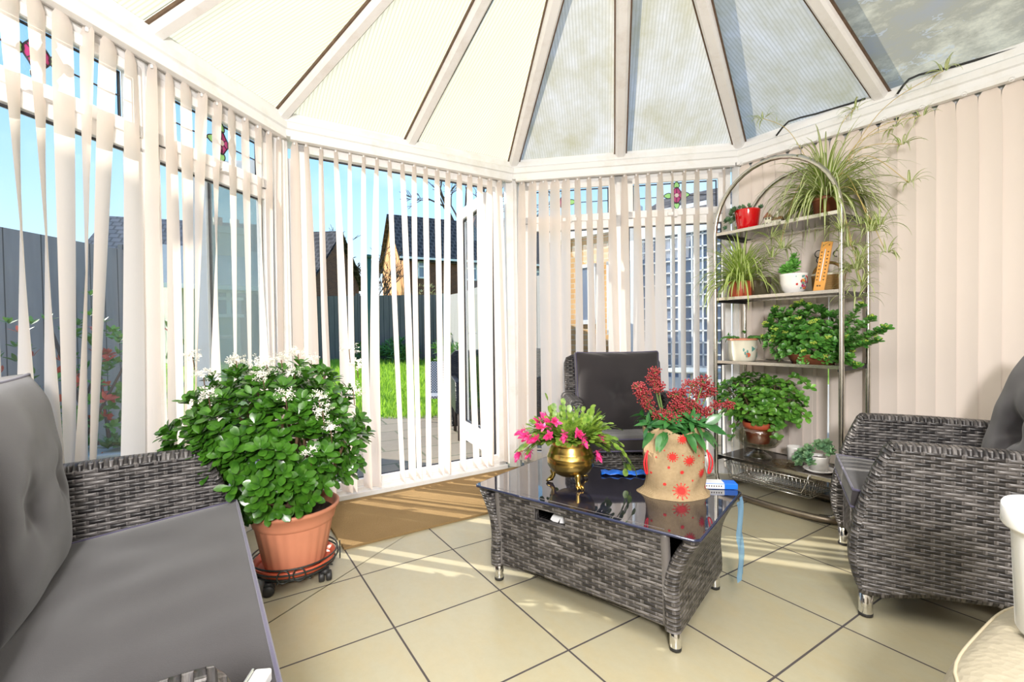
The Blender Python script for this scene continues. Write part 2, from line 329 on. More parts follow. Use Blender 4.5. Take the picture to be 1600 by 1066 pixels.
    t=NT('grass_ground'); n=t.noise(1.2,detail=6); c=t.ramp(n,[(.35,(.13,.27,.02)),(.6,(.27,.46,.04)),(.75,(.36,.5,.08))]); MT['lawn']=t.done(t.bsdf(c,1,0,.1))
    MT['blade']=leafmat('grass_blade',(.15,.32,.02),(.36,.56,.06),.6,.4,2)
    t=NT('fence_boards'); uv=t.coord('UV'); sx=t.N('SeparateXYZ'); t.t.links.new(uv,sx.inputs[0]); fr=t.math('FRACT',t.math('DIVIDE',sx.outputs[0],.15)); e=t.math('LESS_THAN',fr,.07); n=t.noise(3,t.scale(uv,(6,.6,1)),4)
    c=t.mix(n,(.10,.09,.085),(.19,.175,.165)); c=t.mix(e,c,(.02,.02,.02)); MT['fence']=t.done(t.bsdf(c,.9)); 
    t=NT('white_fence_boards'); uv=t.coord('UV'); sx=t.N('SeparateXYZ'); t.t.links.new(uv,sx.inputs[0]); fr=t.math('FRACT',t.math('DIVIDE',sx.outputs[0],.13)); e=t.math('LESS_THAN',fr,.10); n=t.noise(2,t.scale(uv,(4,.6,1)),3)
    c=t.mix(n,(.30,.29,.28),(.38,.37,.36)); c=t.mix(e,c,(.06,.06,.06)); MT['wfence']=t.done(t.bsdf(c,.9))
    t=NT('paving'); uv=t.coord('UV'); b=t.N('TexBrick'); b.inputs['Scale'].default_value=1; b.inputs['Brick Width'].default_value=.6; b.inputs['Row Height'].default_value=.45; b.inputs['Mortar Size'].default_value=.012; b.inputs['Color1'].default_value=(.33,.26,.17,1); b.inputs['Color2'].default_value=(.24,.19,.13,1); b.inputs['Mortar'].default_value=(.09,.10,.04,1)
    t.t.links.new(uv,b.inputs['Vector']); n=t.noise(9,detail=8,rough=.8); c=t.mix(t.math('MULTIPLY',n,.7),b.outputs[0],t.mix(n,(.08,.07,.05),(.42,.36,.26))); MT['pave']=t.done(t.bsdf(c,.95))
    MT['bark']=simple('dark_bark',(.09,.07,.06),.9,nz=.3,nsc=4); MT['hedge']=leafmat('shrub_leaf',(.05,.15,.03),(.13,.30,.05),.5,.2,3); MT['ochre']=leafmat('ochre_shrub',(.30,.27,.10),(.45,.42,.2),.8,.2,3); MT['redleaf']=leafmat('red_young_leaf',(.45,.06,.05),(.6,.14,.08),.5,.3,5)
    MT['skyglass']=simple('window_reflecting_sky',(.22,.27,.36),.08,0,spec=.6); MT['greenpost']=simple('green_post',(.02,.10,.06),.5); MT['concrete']=simple('pale_concrete',(.45,.48,.46),.9,nz=.2,nsc=12)  # skyglass: sky reflection painted into the pane's base colour
    MT['greenf']=MT['greenpost']
mkmats()
# ------------------------------------------------------------------ room shell
HE=2.12
E1=atz(447,212,HE); E2=atz(802,280,HE); E3=atz(1153,254,HE)
for e in (E1,E2,E3): e.z=0
def dirv(deg): return V((math.cos(R(deg)),math.sin(R(deg)),0))
D1=dirv(77.8); D2=(E2-E1).normalized(); D3=(E3-E2).normalized(); D4=dirv(-55.6)
A1=E1-D1*3.9; L2=(E2-E1).length; L3=(E3-E2).length; L4=5.2; E4=E3+D4*L4
class Facet:
    def __init__(s,o,d,L): s.o=o; s.d=d; s.L=L; s.n=V((-d.y,d.x,0)); s.M=Matrix((d,s.n,V((0,0,1)))).transposed()
    def p(s,a,n,z): return s.o+s.d*a+s.n*n+V((0,0,z))
    def box(s,mb,a0,a1,n0,n1,z0,z1): mb.box(s.p((a0+a1)/2,(n0+n1)/2,(z0+z1)/2),(abs(a1-a0),abs(n1-n0),abs(z1-z0)),s.M)
F1=Facet(E1,-D1,3.9); F1.n=V((-D1.y,D1.x,0)); F1.M=Matrix((F1.d,F1.n,V((0,0,1)))).transposed()
F2=Facet(E1,D2,L2); F3=Facet(E2,D3,L3); F4=Facet(E3,D4,L4)
# floor (UV counted in tiles)
to=atz(564.2,899.5); tu=(atz(617,982)-to); tu=tu.normalized(); tv=V((-tu.y,tu.x,0))
def tuv(p): q=V(p)-to; return (q.dot(tu)/T,q.dot(tv)/T)
FL=[(F1.p(3.9,.06,0)),(F1.p(-.02,.06,0)),(F2.p(L2+.02,.06,0)),(F3.p(L3+.02,.06,0)),(F4.p(L4,.06,0))]
FL=[V((p.x,p.y,0)) for p in FL]; FL=[V((FL[0].x,-1.1,0))]+FL+[V((FL[-1].x,-1.1,0))]
mb=MB(); mb.add(FL,[tuple(range(len(FL)))[::-1]],[tuv(p) for p in FL]); struct(mb.build('floor',MT['tiles'],smooth=False))
mb=MB(); B=[p-V((0,0,.12)) for p in FL]; 
for i in range(len(FL)): j=(i+1)%len(FL); mb.add([FL[i]-V((0,0,.002)),FL[j]-V((0,0,.002)),B[j],B[i]],[(0,1,2,3)])
struct(mb.build('trim_1',MT['concrete'],smooth=False))
# windows ----------------------------------------------------------
FW=.055
def window(F,a0,a1,name,top=True,flower=None,z0=.0):
    mb=MB(); n0,n1=.065,.125; HT=2.12
    for (x0,x1,y0,y1) in ((a0,a0+FW,z0,HT),(a1-FW,a1,z0,HT),(a0,a1,z0,z0+.11),(a0,a1,2.06,HT))+(((a0,a1,1.745,1.835),) if top else ()):
        F.box(mb,x0,x1,n0,n1,y0,y1)
    if top:
        for (x0,x1,y0,y1) in ((a0+.03,a0+.085,1.80,2.08),(a1-.085,a1-.03,1.80,2.08),(a0+.03,a1-.03,1.80,1.85),(a0+.03,a1-.03,2.04,2.08)):
            F.box(mb,x0,x1,.05,.07,y0,y1)
    w=mb.build(name,MT['upvc'],smooth=False,bevel=.004); struct(w)
    g=MB(); lo=(a0+FW,a1-FW,z0+.11,1.745 if top else 2.06); ops=[lo]
    if top: ops.append((a0+.085,a1-.085,1.85,2.04))
    for (x0,x1,y0,y1) in ops:
        k=.007
        for q in ((x0,x0+k,y0,y1),(x1-k,x1,y0,y1),(x0,x1,y0,y0+k),(x0,x1,y1-k,y1)): F.box(g,q[0],q[1],.088,.096,q[2],q[3])
    g.build('gasket',MT['gasket'],w,smooth=False)
    for (x0,x1,y0,y1) in ops:
        pm=MB(); F.box(pm,x0,x1,.092,.098,y0,y1); pm.build('pane',MT['glass'],w,smooth=False)
    if top:
        x0,x1,y0,y1=ops[1]; l=MB(); F.box(l,x0,x1,.088,.092,(y0+y1)/2-.0025,(y0+y1)/2+.0025); l.build('lead_strip',MT['gasket'],w,smooth=False)
        if flower is not None:
            cx=flower; cz=(y0+y1)/2+.005
            def disc(mb,pts,off): mb.add([F.p(cx+p[0],off,cz+p[1]) for p in pts],[tuple(range(len(pts)))])
            pet=MB(); led=MB(); lf=MB(); ctr=MB()
            sq=[(.036*math.cos(a)*(1+.12*math.cos(4*a)),.052*math.sin(a)*(1+.10*math.cos(4*a))) for a in [2*PI*k/24 for k in range(24)]]
            disc(pet,sq,.087); led.tube([F.p(cx+p[0],.086,cz+p[1]) for p in sq],.0028,5,True)
            disc(ctr,[(.014*math.cos(2*PI*k/14),.014*math.sin(2*PI*k/14)) for k in range(14)],.085)
            for k in range(6): a=2*PI*k/6+.5; led.tube([F.p(cx+.014*math.cos(a),.085,cz+.014*math.sin(a)),F.p(cx+.034*math.cos(a),.085,cz+.046*math.sin(a))],.002,4)
            for (dx,dz,ln,wd) in ((1,0,.05,.024),(-1,0,.05,.024),(0,1,.045,.024),(0,-1,.045,.024)):
                s0=.036 if dx else .05; pts=[]
                for k in range(16):
                    a=2*PI*k/16; t=.5-.5*math.cos(a); w_=wd*math.sin(a)*(1-.5*t); q=s0+ln*t
                    pts.append((dx*q+(w_ if dz else 0),dz*q+(w_ if dx else 0)))
                disc(lf,pts,.087); led.tube([F.p(cx+p[0],.086,cz+p[1]) for p in pts],.0026,5,True)
            pet.build('flower_film',MT['magenta'],w,smooth=False); lf.build('leaf_film',MT['limefilm'],w,smooth=False); ctr.build('flower_centre',MT['wflower'],w,smooth=False); led.build('leading',MT['gasket'],w)
    if F is F4: return w
    ht=MB(); F.box(ht,(a0+a1)/2-.05,(a0+a1)/2+.05,.03,.05,1.80,1.825); F.box(ht,(a0+a1)/2-.015,(a0+a1)/2+.015,.02,.05,1.79,1.835); ht.build('window_handle',MT['upvc'],w,smooth=False,bevel=.003)
    return w
h3=L3/2; wn=0
window(F1,.04,.76,'window_1',flower=.36); window(F1,.76,1.50,'window_2',flower=.36+.76); window(F1,1.50,2.26,'window_3',flower=1.86); window(F1,2.26,3.0,'window_4')
window(F3,.04,h3,'window_5',flower=.36); window(F3,h3,L3-.03,'window_6',flower=h3+.385)
window(F4,.04,.80,'window_7'); window(F4,.80,1.6,'window_8')
# facet posts at the corners
for i,(P,F) in enumerate(((E1,F2),(E2,F3),(E3,F4))):
    mb=MB(); bis=(F.n+(F1.n if i==0 else (F2.n if i==1 else F3.n))).normalized(); c=P+bis*.09
    mb.tube([c+V((0,0,0)),c+V((0,0,HE))],.055,8); 
    mb.tube([c-bis*.045+V((0,0,0)),c-bis*.045+V((0,0,HE))],.016,6)
    struct(mb.build('trim_%d'%(i+2),MT['upvc'],smooth=False))
# door frame in facet 2
mb=MB(); n0,n1=.055,.125
dj0,dj1=.06,L2-.06
for q in ((dj0,dj0+.06,0,HE),(dj1-.06,dj1,0,HE),(dj0,dj1,2.06,HE),(dj0,dj1,0,.055)): F2.box(mb,q[0],q[1],n0,n1,q[2],q[3])
F2.box(mb,dj0,dj1,.03,.125,0,.03); F2.box(mb,dj0,dj1,.075,.125,.055,.10)
fr=struct(mb.build('door_1',MT['upvc'],smooth=False,bevel=.003))
g=MB(); x0,x1,y0,y1=dj0+.06,dj1-.06,.10,2.06
for q in ((x0,x0+.008,y0,y1),(x1-.008,x1,y0,y1),(x0,x1,y1-.008,y1),(x0,x1,y0,y0+.006)): F2.box(g,q[0],q[1],.10,.112,q[2],q[3])
g.build('gasket',MT['gasket'],fr,smooth=False)
# two french door leaves folded open to the garden
def leaf(name,hinge,ang,W,label,gm):
    d=dirv(ang); Fd=Facet(hinge,d,W); mb=MB()
    for q in ((0,.085,.10,2.04),(W-.085,W,.10,2.04),(0,W,.10,.25),(0,W,1.95,2.04)): Fd.box(mb,q[0],q[1],0,.06,q[2],q[3])
    o=thing(name,label,'door'); mb.build('leaf_frame',MT['upvc'],o,smooth=False,bevel=.004)
    g=MB()
    for q in ((.085,.093,.25,1.95),(W-.093,W-.085,.25,1.95),(.085,W-.085,.25,.258),(.085,W-.085,1.942,1.95)): Fd.box(g,q[0],q[1],.020,.040,q[2],q[3])
    g.build('gasket',MT['gasket'],o,smooth=False)
    p=MB(); Fd.box(p,.085,W-.085,.027,.033,.25,1.95); p.build('pane',gm,o,smooth=False)
    h=MB(); h.tube([Fd.p(W-.04,-.005,1.0),Fd.p(W-.04,-.045,1.0),Fd.p(W-.15,-.045,1.0)],.009,8); Fd.box(h,W-.055,W-.025,-.01,.0,.9,1.1); h.build('handle',MT['upvc'],o)
    return o
hr=F2.p(dj1-.05,.14,0); hl=F2.p(dj0+.05,.14,0)
leaf('french_door_leaf',hr,114,.66,'white french door leaf swung open at the right edge of the doorway','none' and MT['glass'])
leaf('french_door_leaf',hl,176,.66,'white french door leaf with painted reflection in its glass folded back outside the left windows',MT['leaf_reflection'])
# eaves beam with moulding
def beam(F,name,a0,a1):
    prof=[(0,HE),(0,HE+.035),(-.012,HE+.04),(-.012,HE+.075),(.012,HE+.09),(.012,HE+.125),(.04,HE+.135),(.04,HE+.15),(.20,HE+.15),(.20,HE-.0),(0,HE)]
    mb=MB(); rows=[[F.p(a0-off*s0,n,z) for (n,z) in prof] for a0,off,s0 in ((a0,0,0),(a1,0,0))]
    # mitre the ends
    rows=[[F.p(a0-n*mt0(F,0),n,z) for (n,z) in prof],[F.p(a1+n*mt0(F,1),n,z) for (n,z) in prof]]
    mb.grid(rows); struct(mb.build(name,MT['bar'] if 0 else MT['upvc'],smooth=False))
TT=math.tan(R(22.5))
def mt0(F,e):
    if F is F1: return TT if e==0 else 0
    if F is F4: return TT if e==0 else 0
    return TT
beam(F1,'trim_5',0,3.9); beam(F2,'trim_6',0,L2); beam(F3,'trim_7',0,L3); beam(F4,'trim_8',0,L4)
# roof
mid=(E2+E3)/2; cen=mid-F3.n*(L3/2/TT); APX=atp(973,-450,(cen.x-D3.x,cen.y-D3.y),(cen.x+D3.x,cen.y+D3.y)); ZR=HE+.135
APX=V((cen.x*.3+APX.x*.7,cen.y*.3+APX.y*.7,APX.z))
def rp(F,a,n=.04): return F.p(a,n,ZR)
E0a,E5a=1.5,1.5
bars=[('roof_bar',rp(F1,.745)),('roof_bar',rp(F1,0,.02)),('roof_bar',rp(F2,L2*.49)),('roof_bar',rp(F3,0,.02)),('roof_bar',rp(F3,L3*.5)),('roof_bar',rp(F4,0,.02)),('roof_bar',rp(F4,.785)),('roof_bar',rp(F1,1.55)),('roof_bar',rp(F4,1.6)),('roof_bar',rp(F1,2.6)),('roof_bar',rp(F4,2.8))]
bl=[]
for i,(nm,p) in enumerate(bars):
    q=APX+(p-APX)*.03; d=(q-p).normalized(); sd=d.cross(V((0,0,1))).normalized(); up=sd.cross(d).normalized()
    mb=MB(); w0=.075
    prof=[(-w0/2,.0),(-w0/2+.006,-.018),(-.02,-.03),(.02,-.03),(w0/2-.006,-.018),(w0/2,0),(w0/2,.05),(-w0/2,.05),(-w0/2,0)]
    mb.grid([[x+sd*a+up*(b-.012) for a,b in prof] for x in (p-d*.03,q)]); mb.add([p-d*.03+sd*a+up*(b-.012) for a,b in prof[:-1]],[tuple(range(8))])
    o=struct(mb.build('trim_%d'%(i+9),MT['bar'],smooth=False))
    m2=MB()
    for s in (-1,1): m2.seg(p+sd*s*(w0/2+.003)-up*.008,q+sd*s*(w0/2+.003)-up*.008,.008,.014,up)
    m2.build('seal_edge',MT['rust'],o,smooth=False)
def panel(a,b,mat,i,F):
    mb=MB(); c=APX; L=(b-a).length; e=(b-a).normalized(); m=(a+b)/2; h=(c-m).length; ca=(c-a).dot(e)
    N=12; rows=[];uv=[]
    for k in range(N+1):
        t=k/N; rows.append([a.lerp(c,t),b.lerp(c,t)]); uv.append([(ca*t+i*3.1,h*t),(L+(ca-L)*t+i*3.1,h*t)])
    mb.grid(rows,uv); struct(mb.build('ceiling.%03d'%i if i else 'ceiling',mat,smooth=False))
def ro(F,a): return F.p(a,.05,ZR+.01)
panel(ro(F1,3.9),ro(F1,.745),MT['polyA'],0,F1); panel(ro(F1,.745),ro(F1,-.02),MT['polyA'],1,F1)
panel(ro(F2,-.02),ro(F2,L2*.49),MT['polyA'],2,F2); panel(ro(F2,L2*.49),ro(F2,L2+.02),MT['polyA'],3,F2)
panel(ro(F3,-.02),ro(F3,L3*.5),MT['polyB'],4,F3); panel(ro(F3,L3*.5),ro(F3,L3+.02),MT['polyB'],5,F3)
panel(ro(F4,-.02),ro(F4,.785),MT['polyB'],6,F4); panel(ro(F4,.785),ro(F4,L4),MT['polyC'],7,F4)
bk=[V((FL[0].x-.2,-1.1,ZR)),V((FL[-1].x+.2,-1.1,ZR))]
mb=MB(); mb.add([ro(F1,3.9),bk[0],bk[1],ro(F4,L4),APX+V((0,0,.01))],[(0,1,4),(1,2,4),(2,3,4)]); struct(mb.build('ceiling.008',MT['wallp'],smooth=False))
# solid walls beyond the glazing and behind the viewer
mb=MB(); F1.box(mb,3.0,3.95,.06,.16,0,HE); struct(mb.build('wall_left',MT['wallp'],smooth=False))
mb=MB(); F4.box(mb,1.6,L4,.07,.17,0,HE); struct(mb.build('wall_right',MT['wallp'],smooth=False))
mb=MB(); mb.box(((FL[0].x+FL[-1].x)/2,-1.15,1.2),(FL[-1].x-FL[0].x+.6,.1,2.6)); struct(mb.build('wall_back',MT['wallp'],smooth=False))
for s_,x in (('near_left',FL[0].x),('near_right',FL[-1].x)):
    pass
mb=MB(); F4.box(mb,0,L4,.045,.07,0,.10); struct(mb.build('baseboard_right',MT['upvc'],smooth=False,bevel=.004))
# ------------------------------------------------------------------ vertical blinds
SW=.089
def solve_phi(F,c,wpx):
    best=None
    for k in range(1,90):
        ph=R(k); d=F.d*math.cos(ph)-F.n*math.sin(ph)
        a=proj(c-d*SW/2); b=proj(c+d*SW/2); e=abs(abs(b[0]-a[0])-wpx)
        if best is None or e<best[0]: best=(e,ph)
    return best[1]
def proj(p):
    d=p-CP; w=d.dot(_f); return (800+FP*d.dot(CR)/w, 533-FP*d.dot(CU)/w)
def slat(parent,F,ct,cb,pt,pb,mat,ph0=0,zt=HE-.012,zb=.05,w=SW,bw=.012):
    mb=MB(); rows=[];uv=[]; N=16; M_=5
    bow=ru(-bw,bw)
    for i in range(N+1):
        t=i/N; z=zt+(zb-zt)*t; c=ct.lerp(cb,t)+F.d*bow*math.sin(PI*t); c=V((c.x,c.y,z)); ph=pt+(pb-pt)*min(1,t*1.15)
        d=F.d*math.cos(ph)-F.n*math.sin(ph); nn=V((-d.y,d.x,0)); k=1
        if i==0: k=.45
        elif i==1: k=.95
        rows.append([c+d*(w*k*(j/(M_-1)-.5))+nn*(.006*(1-(2*j/(M_-1)-1)**2)) for j in range(M_)]); uv.append([(j/(M_-1)*w+ct.x*7,z) for j in range(M_)])
        if i==0:
            rows.append([p+V((0,0,-.03)) +d*(w*.4*(j/(M_-1)-.5)) for j,p in enumerate(rows[0])]); uv.append([(a,b-.02) for a,b in uv[0]])
    mb.grid(rows,uv); return mb.build('slat',mat,parent)
def rail(parent,F,a0,a1):
    mb=MB(); F.box(mb,a0,a1,-.018,.018,HE-.022,HE+.002); return mb.build('head_rail',MT['upvc'],parent,smooth=False,bevel=.002)
def blind(F,label,tops,lows,ylow,N0=.022):
    o=thing('vertical_blind',label,'blind'); rail(o,F,.02,F.L-.02 if F is not F1 else 2.9)
    a=F.p(0,N0,0); b=F.p(1,N0,0)
    for (t0,t1),(l0,l1) in zip(tops,lows):
        ytop=proj(atp((t0+t1)/2,300,a,b)*1)[1]
        q=atp((t0+t1)/2,300,a,b); ct=V((q.x,q.y,0)); q=V((q.x,q.y,HE-.04)); pt=solve_phi(F,q,t1-t0)
        c=atp((l0+l1)/2,ylow,a,b); pb=solve_phi(F,c,l1-l0)
        fr=(q.z-.05)/max(.2,(q.z-c.z)); cb=ct.lerp(V((c.x,c.y,0)),1); cb=ct+(cb-ct)*fr
        pb=pt+(pb-pt)*fr
        pb=max(R(-20),min(R(110),pb))
        slat(o,F,ct,cb,pt,pb,MT['slat'])
        mb=MB(); mb.tube([V((ct.x,ct.y,HE-.035)),V((ct.x,ct.y,HE-.02))],.006,6); mb.build('carrier',MT['upvc'],o)
    return o
t1=[(-190,-130),(-120,-62),(-50,-8),(2,43),(48,83),(87,125),(130,157),(162,192),(200,221),(233,252),(262,278),(285,305),(308,330),(333,352),(358,372),(378,392),(398,412),(415,428),(432,442)]
l1=[(-160,-120),(-90,-60),(-30,5),(22,45),(73,86),(93,119),(123,129),(142,160),(188,222),(222,250),(259,283),(285,300),(303,307),(334,345),(363,368),(386,392),(408,420),(424,432),(435,444)]
blind(F1,'vertical blind of translucent cream slats across the left windows behind the sofa',t1,l1,582)
t2=[(453,470),(474,485),(498,507),(521,530),(544,551),(566,572),(586,593),(608,610),(627,631),(646,649),(663,667),(682,684),(698,702),(717,718.5),(733,735),(749,751),(764,766),(779,781)]
l2=[(457,478),(476,498),(507,521),(528,546),(545,557),(566,580),(578,597),(620,626),(633,646),(651,655),(664,673),(684,691),(692,706),(721,722.5),(740,743),(754,757),(757,773),(786,790)]
nw=lambda L:[((a+b)/2-(b-a)*.4,(a+b)/2+(b-a)*.4) for a,b in L]
blind(F2,'vertical blind of cream slats turned edge-on across the open french doorway',nw(t2),nw(l2),600)
t3=[(780+a/3.045,780+b/3.045) for a,b in ((90,125),(137,180),(185,235),(240,290),(295,340),(355,388),(412,440),(470,490),(520,550),(580,612),(640,665),(695,720),(750,780),(815,830),(868,892),(925,955),(985,1015),(1060,1078))]
l3=[(780+a/3.045,780+b/3.045) for a,b in ((90,130),(140,180),(195,245),(245,300),(300,345),(360,395),(420,455),(465,510),(520,570),(580,625),(632,685),(690,740),(745,805),(815,830),(870,895),(925,955),(985,1020),(1066,1082))]
blind(F3,'vertical blind of cream slats across the far windows behind the grey armchair',t3,l3,545)
o=thing('vertical_blind','vertical blind of peach slats turned flat behind the metal plant rack','blind'); rail(o,F4,.0,3.4)
for k in range(42):
    a=.035+k*.078; ct=F4.p(a,.022,0); ph=R(ru(1.5,3.5)); sg_=-.022 if abs(proj(V((ct.x,ct.y,.6)))[0]-1282)<14 else 0; slat(o,F4,ct,ct+F4.d*sg_,ph,ph+R(ru(-.5,.5)),MT['slat2'],bw=.001)
    if k%2==0:
        c=F4.p(a,-.02,HE-.008); mbc=MB(); mbc.tube([c+F4.d*(.010*math.cos(2*PI*i/8))+V((0,0,.010*math.sin(2*PI*i/8)-.012)) for i in range(8)],.0022,5,True); mbc.build('cord_ring',MT['upvc'],o)
# black cables lying on the eaves ledge
for (lb,pts) in (('black cable hooked over the white eaves above the metal plant rack',((1213,212),(1222,200),(1232,190),(1250,184),(1275,178),(1300,170),(1325,163),(1352,154))),('black cable on the white eaves at the right, next to the roof corner bar',((1402,147),(1411,134),(1420,124),(1436,117),(1460,111),(1490,104),(1545,88),(1610,70)))):
    a=F4.p(0,0,0);b=F4.p(1,0,0); P=[]
    for k,(x,y) in enumerate(pts):
        off=(-.022,-.03,-.03,-.0,.02,.035,.035,.035)[k]; a=F4.p(0,off,0); b=F4.p(1,off,0); P.append(atp(x,y,a,b))
    mb=MB(); mb.tube(P,.0055,7); tag(mb.build('black_cable',MT['rubber']),lb,'cable',group='black cables on the eaves')
# coir mat
mb=MB(); q=[F2.p(.18,-.005,0),F2.p(L2-.04,-.005,0)]; a=atz(522,864); b=atz(748,803); dd=(b-a).normalized(); b2=a+dd*1.25
P=[F2.p(.12,-.005,0),F2.p(L2-.02,-.005,0)]; w=(a-P[0]).dot(-F2.n); 
c0=F2.p(.12,-.005,0); c1=F2.p(L2-.0,-.005,0); c2=c1-F2.n*w-F2.d*.12; c3=c0-F2.n*w
top=[V((p.x,p.y,.012)) for p in (c0,c1,c2,c3)]; bot=[V((p.x,p.y,.001)) for p in (c0,c1,c2,c3)]
mb.add(top+bot,[(3,2,1,0),(4,5,6,7),(0,1,5,4),(1,2,6,5),(2,3,7,6),(3,0,4,7)]); tag(mb.build('coir_doormat',MT['mat'],smooth=False),'long brown coir doormat lying along the french door threshold','doormat')
# ------------------------------------------------------------------ furniture
def slab(mb,outline,axis,x0,x1,r,uvs=(0,0),inset_dir=1):
    """thick panel: outline is a closed list of (a,b); axis maps (a,b,x) -> point; edges rounded by r"""
    n=len(outline); O=[V((a,b,0)) for a,b in outline]
    area=sum(O[i].x*O[(i+1)%n].y-O[(i+1)%n].x*O[i].y for i in range(n)); sg=1 if area>0 else -1
    nor=[]
    for i in range(n):
        t=(O[(i+1)%n]-O[i-1]).normalized(); nor.append(V((-t.y,t.x,0))*sg)
    prof=[(x0,r),(x0+.12*r,.55*r),(x0+.45*r,.15*r),(x0+r,0),((x0+x1)/2,0),(x1-r,0),(x1-.45*r,.15*r),(x1-.12*r,.55*r),(x1,r)]
    per=[0]
    for i in range(n): per.append(per[-1]+(O[(i+1)%n]-O[i]).length)
    arc=[0]
    for k in range(1,len(prof)): arc.append(arc[-1]+math.hypot(prof[k][0]-prof[k-1][0],prof[k][1]-prof[k-1][1]))
    for half,sgn in ((range(0,5),0),(range(4,9),1)):
        rows=[];uv=[]
        for k in half:
            x,ins=prof[k]; w=arc[k] if sgn==0 else arc[-1]-arc[k]
            rows.append([axis((O[i%n]+nor[i%n]*ins).x,(O[i%n]+nor[i%n]*ins).y,x) for i in range(n+1)]); u_=[]
            for i in range(n+1):
                o_,m_=O[i%n]+nor[i%n]*r,nor[i%n]
                if abs(m_.y)>.75: u_.append((arc[k],per[i]))
                else: u_.append((o_.x+.02-m_.x*w,o_.y))
            uv.append(u_)
        mb.grid(rows,uv)
    Q=[O[i]+nor[i]*r*.93 for i in range(n)]; a0=min(p.x for p in Q); a1=max(p.x for p in Q); NC=60
    for x,fl in ((x0,0),(x1,1)):
        rows=[];uv=[]
        for c in range(NC+1):
            av=a0+(a1-a0)*(.5-.5*math.cos(PI*min(1,max(0,.004+c/NC*.992)))); bs=[]
            for i in range(n):
                p,q=Q[i],Q[(i+1)%n]
                if (p.x-av)*(q.x-av)<=0 and abs(p.x-q.x)>1e-9: bs.append(p.y+(q.y-p.y)*(av-p.x)/(q.x-p.x))
            if len(bs)<2: continue
            b0,b1=min(bs),max(bs); rows.append([axis(av,b0+(b1-b0)*m/3,x) for m in range(4)]); uv.append([(av+.02,b0+(b1-b0)*m/3) for m in range(4)])
        if fl: rows=rows[::-1]; uv=uv[::-1]
        mb.grid(rows,uv)
def lin(pts,seg=6):
    out=[]
    for i in range(len(pts)-1):
        a,b=pts[i],pts[i+1]
        for k in range(seg): t=k/seg; out.append((a[0]+(b[0]-a[0])*t,a[1]+(b[1]-a[1])*t))
    out.append(pts[-1]); return out
def crom(pts,seg=8,closed=False):
    P=[V(p) if len(p)==3 else V((p[0],p[1],0)) for p in pts]; n=len(P); out=[]
    for i in range(n if closed else n-1):
        g=(lambda k:P[k%n]) if closed else (lambda k:P[max(0,min(n-1,k))])
        p0,p1,p2,p3=g(i-1),g(i),g(i+1),g(i+2)
        for k in range(seg):
            t=k/seg; out.append(.5*((2*p1)+(p2-p0)*t+(2*p0-5*p1+4*p2-p3)*t*t+(3*p1-p0-3*p2+p3)*t**3))
    if not closed: out.append(P[-1])
    return out
def cushion(parent,name,W,D,Tk,puff,tufts=(),mat=None,M=None,wr=.004,seed=0,n=40,corner=.0,edge=.5):
    """stuffed box cushion lying in x (W) and y (D), centred; piping round both rims"""
    mb=MB(); m=int(n*D/W) if W>D else n; m=max(14,m)
    def P(u,v,s):
        x=u*W/2; y=v*D/2
        # softly rounded outline
        k=1-corner*((1-abs(u)**4)*abs(v)**8+(1-abs(v)**4)*abs(u)**8)
        f=max(0,(1-abs(u)**3.2))**.5*max(0,(1-abs(v)**3.2))**.5
        z=s*(Tk/2+puff*f)
        for (tx,ty,dp,rd) in tufts:
            d=math.hypot(x-tx,y-ty); z-=s*dp*math.exp(-(d/rd)**2)
            a=math.atan2(y-ty,x-tx); z-=s*dp*.22*math.exp(-(d/(rd*2.6))**2)*(.5+.5*math.cos(a*5+seed))*min(1,d/rd)
        nz=noise.noise(V((x*6+seed,y*6,s*3)))*wr*f*2+noise.noise(V((x*3-seed,y*14,s)))*wr*f
        z+=s*nz; bul=1+.0*f
        return V((x*k*bul,y*k*bul,z))
    N=n
    for s in (1,-1):
        rows=[[P(-1+2*i/N,-1+2*j/m,s) for i in range(N+1)][::s] for j in range(m+1)]
        mb.grid(rows)
    # side band slightly bulged
    per=[(-1+2*i/N,-1) for i in range(N)]+[(1,-1+2*j/m) for j in range(m)]+[(1-2*i/N,1) for i in range(N)]+[(-1,1-2*j/m) for j in range(m)]
    per.append(per[0]); rows=[]
    for q,bb in ((-1,0),(-.6,.7),(0,1),(.6,.7),(1,0)):
        r=[]
        for (u,v) in per:
            p=P(u,v,1); r.append(V((p.x*(1+bb*.012),p.y*(1+bb*.012),q*Tk/2)))
        rows.append(r)
    mb.grid(rows)
    c=mb.build(name,mat or MT['cushion'],parent)
    pm=MB()
    for s in (1,-1): pm.tube([P(u,v,1)*1 + V((0,0,0)) if s==1 else V((P(u,v,1).x,P(u,v,1).y,-Tk/2)) for (u,v) in per[:-1:2]],.0048,6,True)
    p=pm.build('piping',MT['piping'],c)
    if M is not None: c.matrix_local=M
    return c
def chrome_leg(parent,x,y,h,r=.021):
    mb=MB(); mb.lathe([(0,h+.02),(r,h+.02),(r,.014),(r*.98,.012)],(x,y,0),20); l=mb.build('leg',MT['chrome'],parent)
    f=MB(); f.lathe([(r*.98,.014),(r*1.05,.012),(r*1.02,.003),(r*.8,0),(0,0)],(x,y,0),20); f.build('foot_cap',MT['rubber'],l); return l
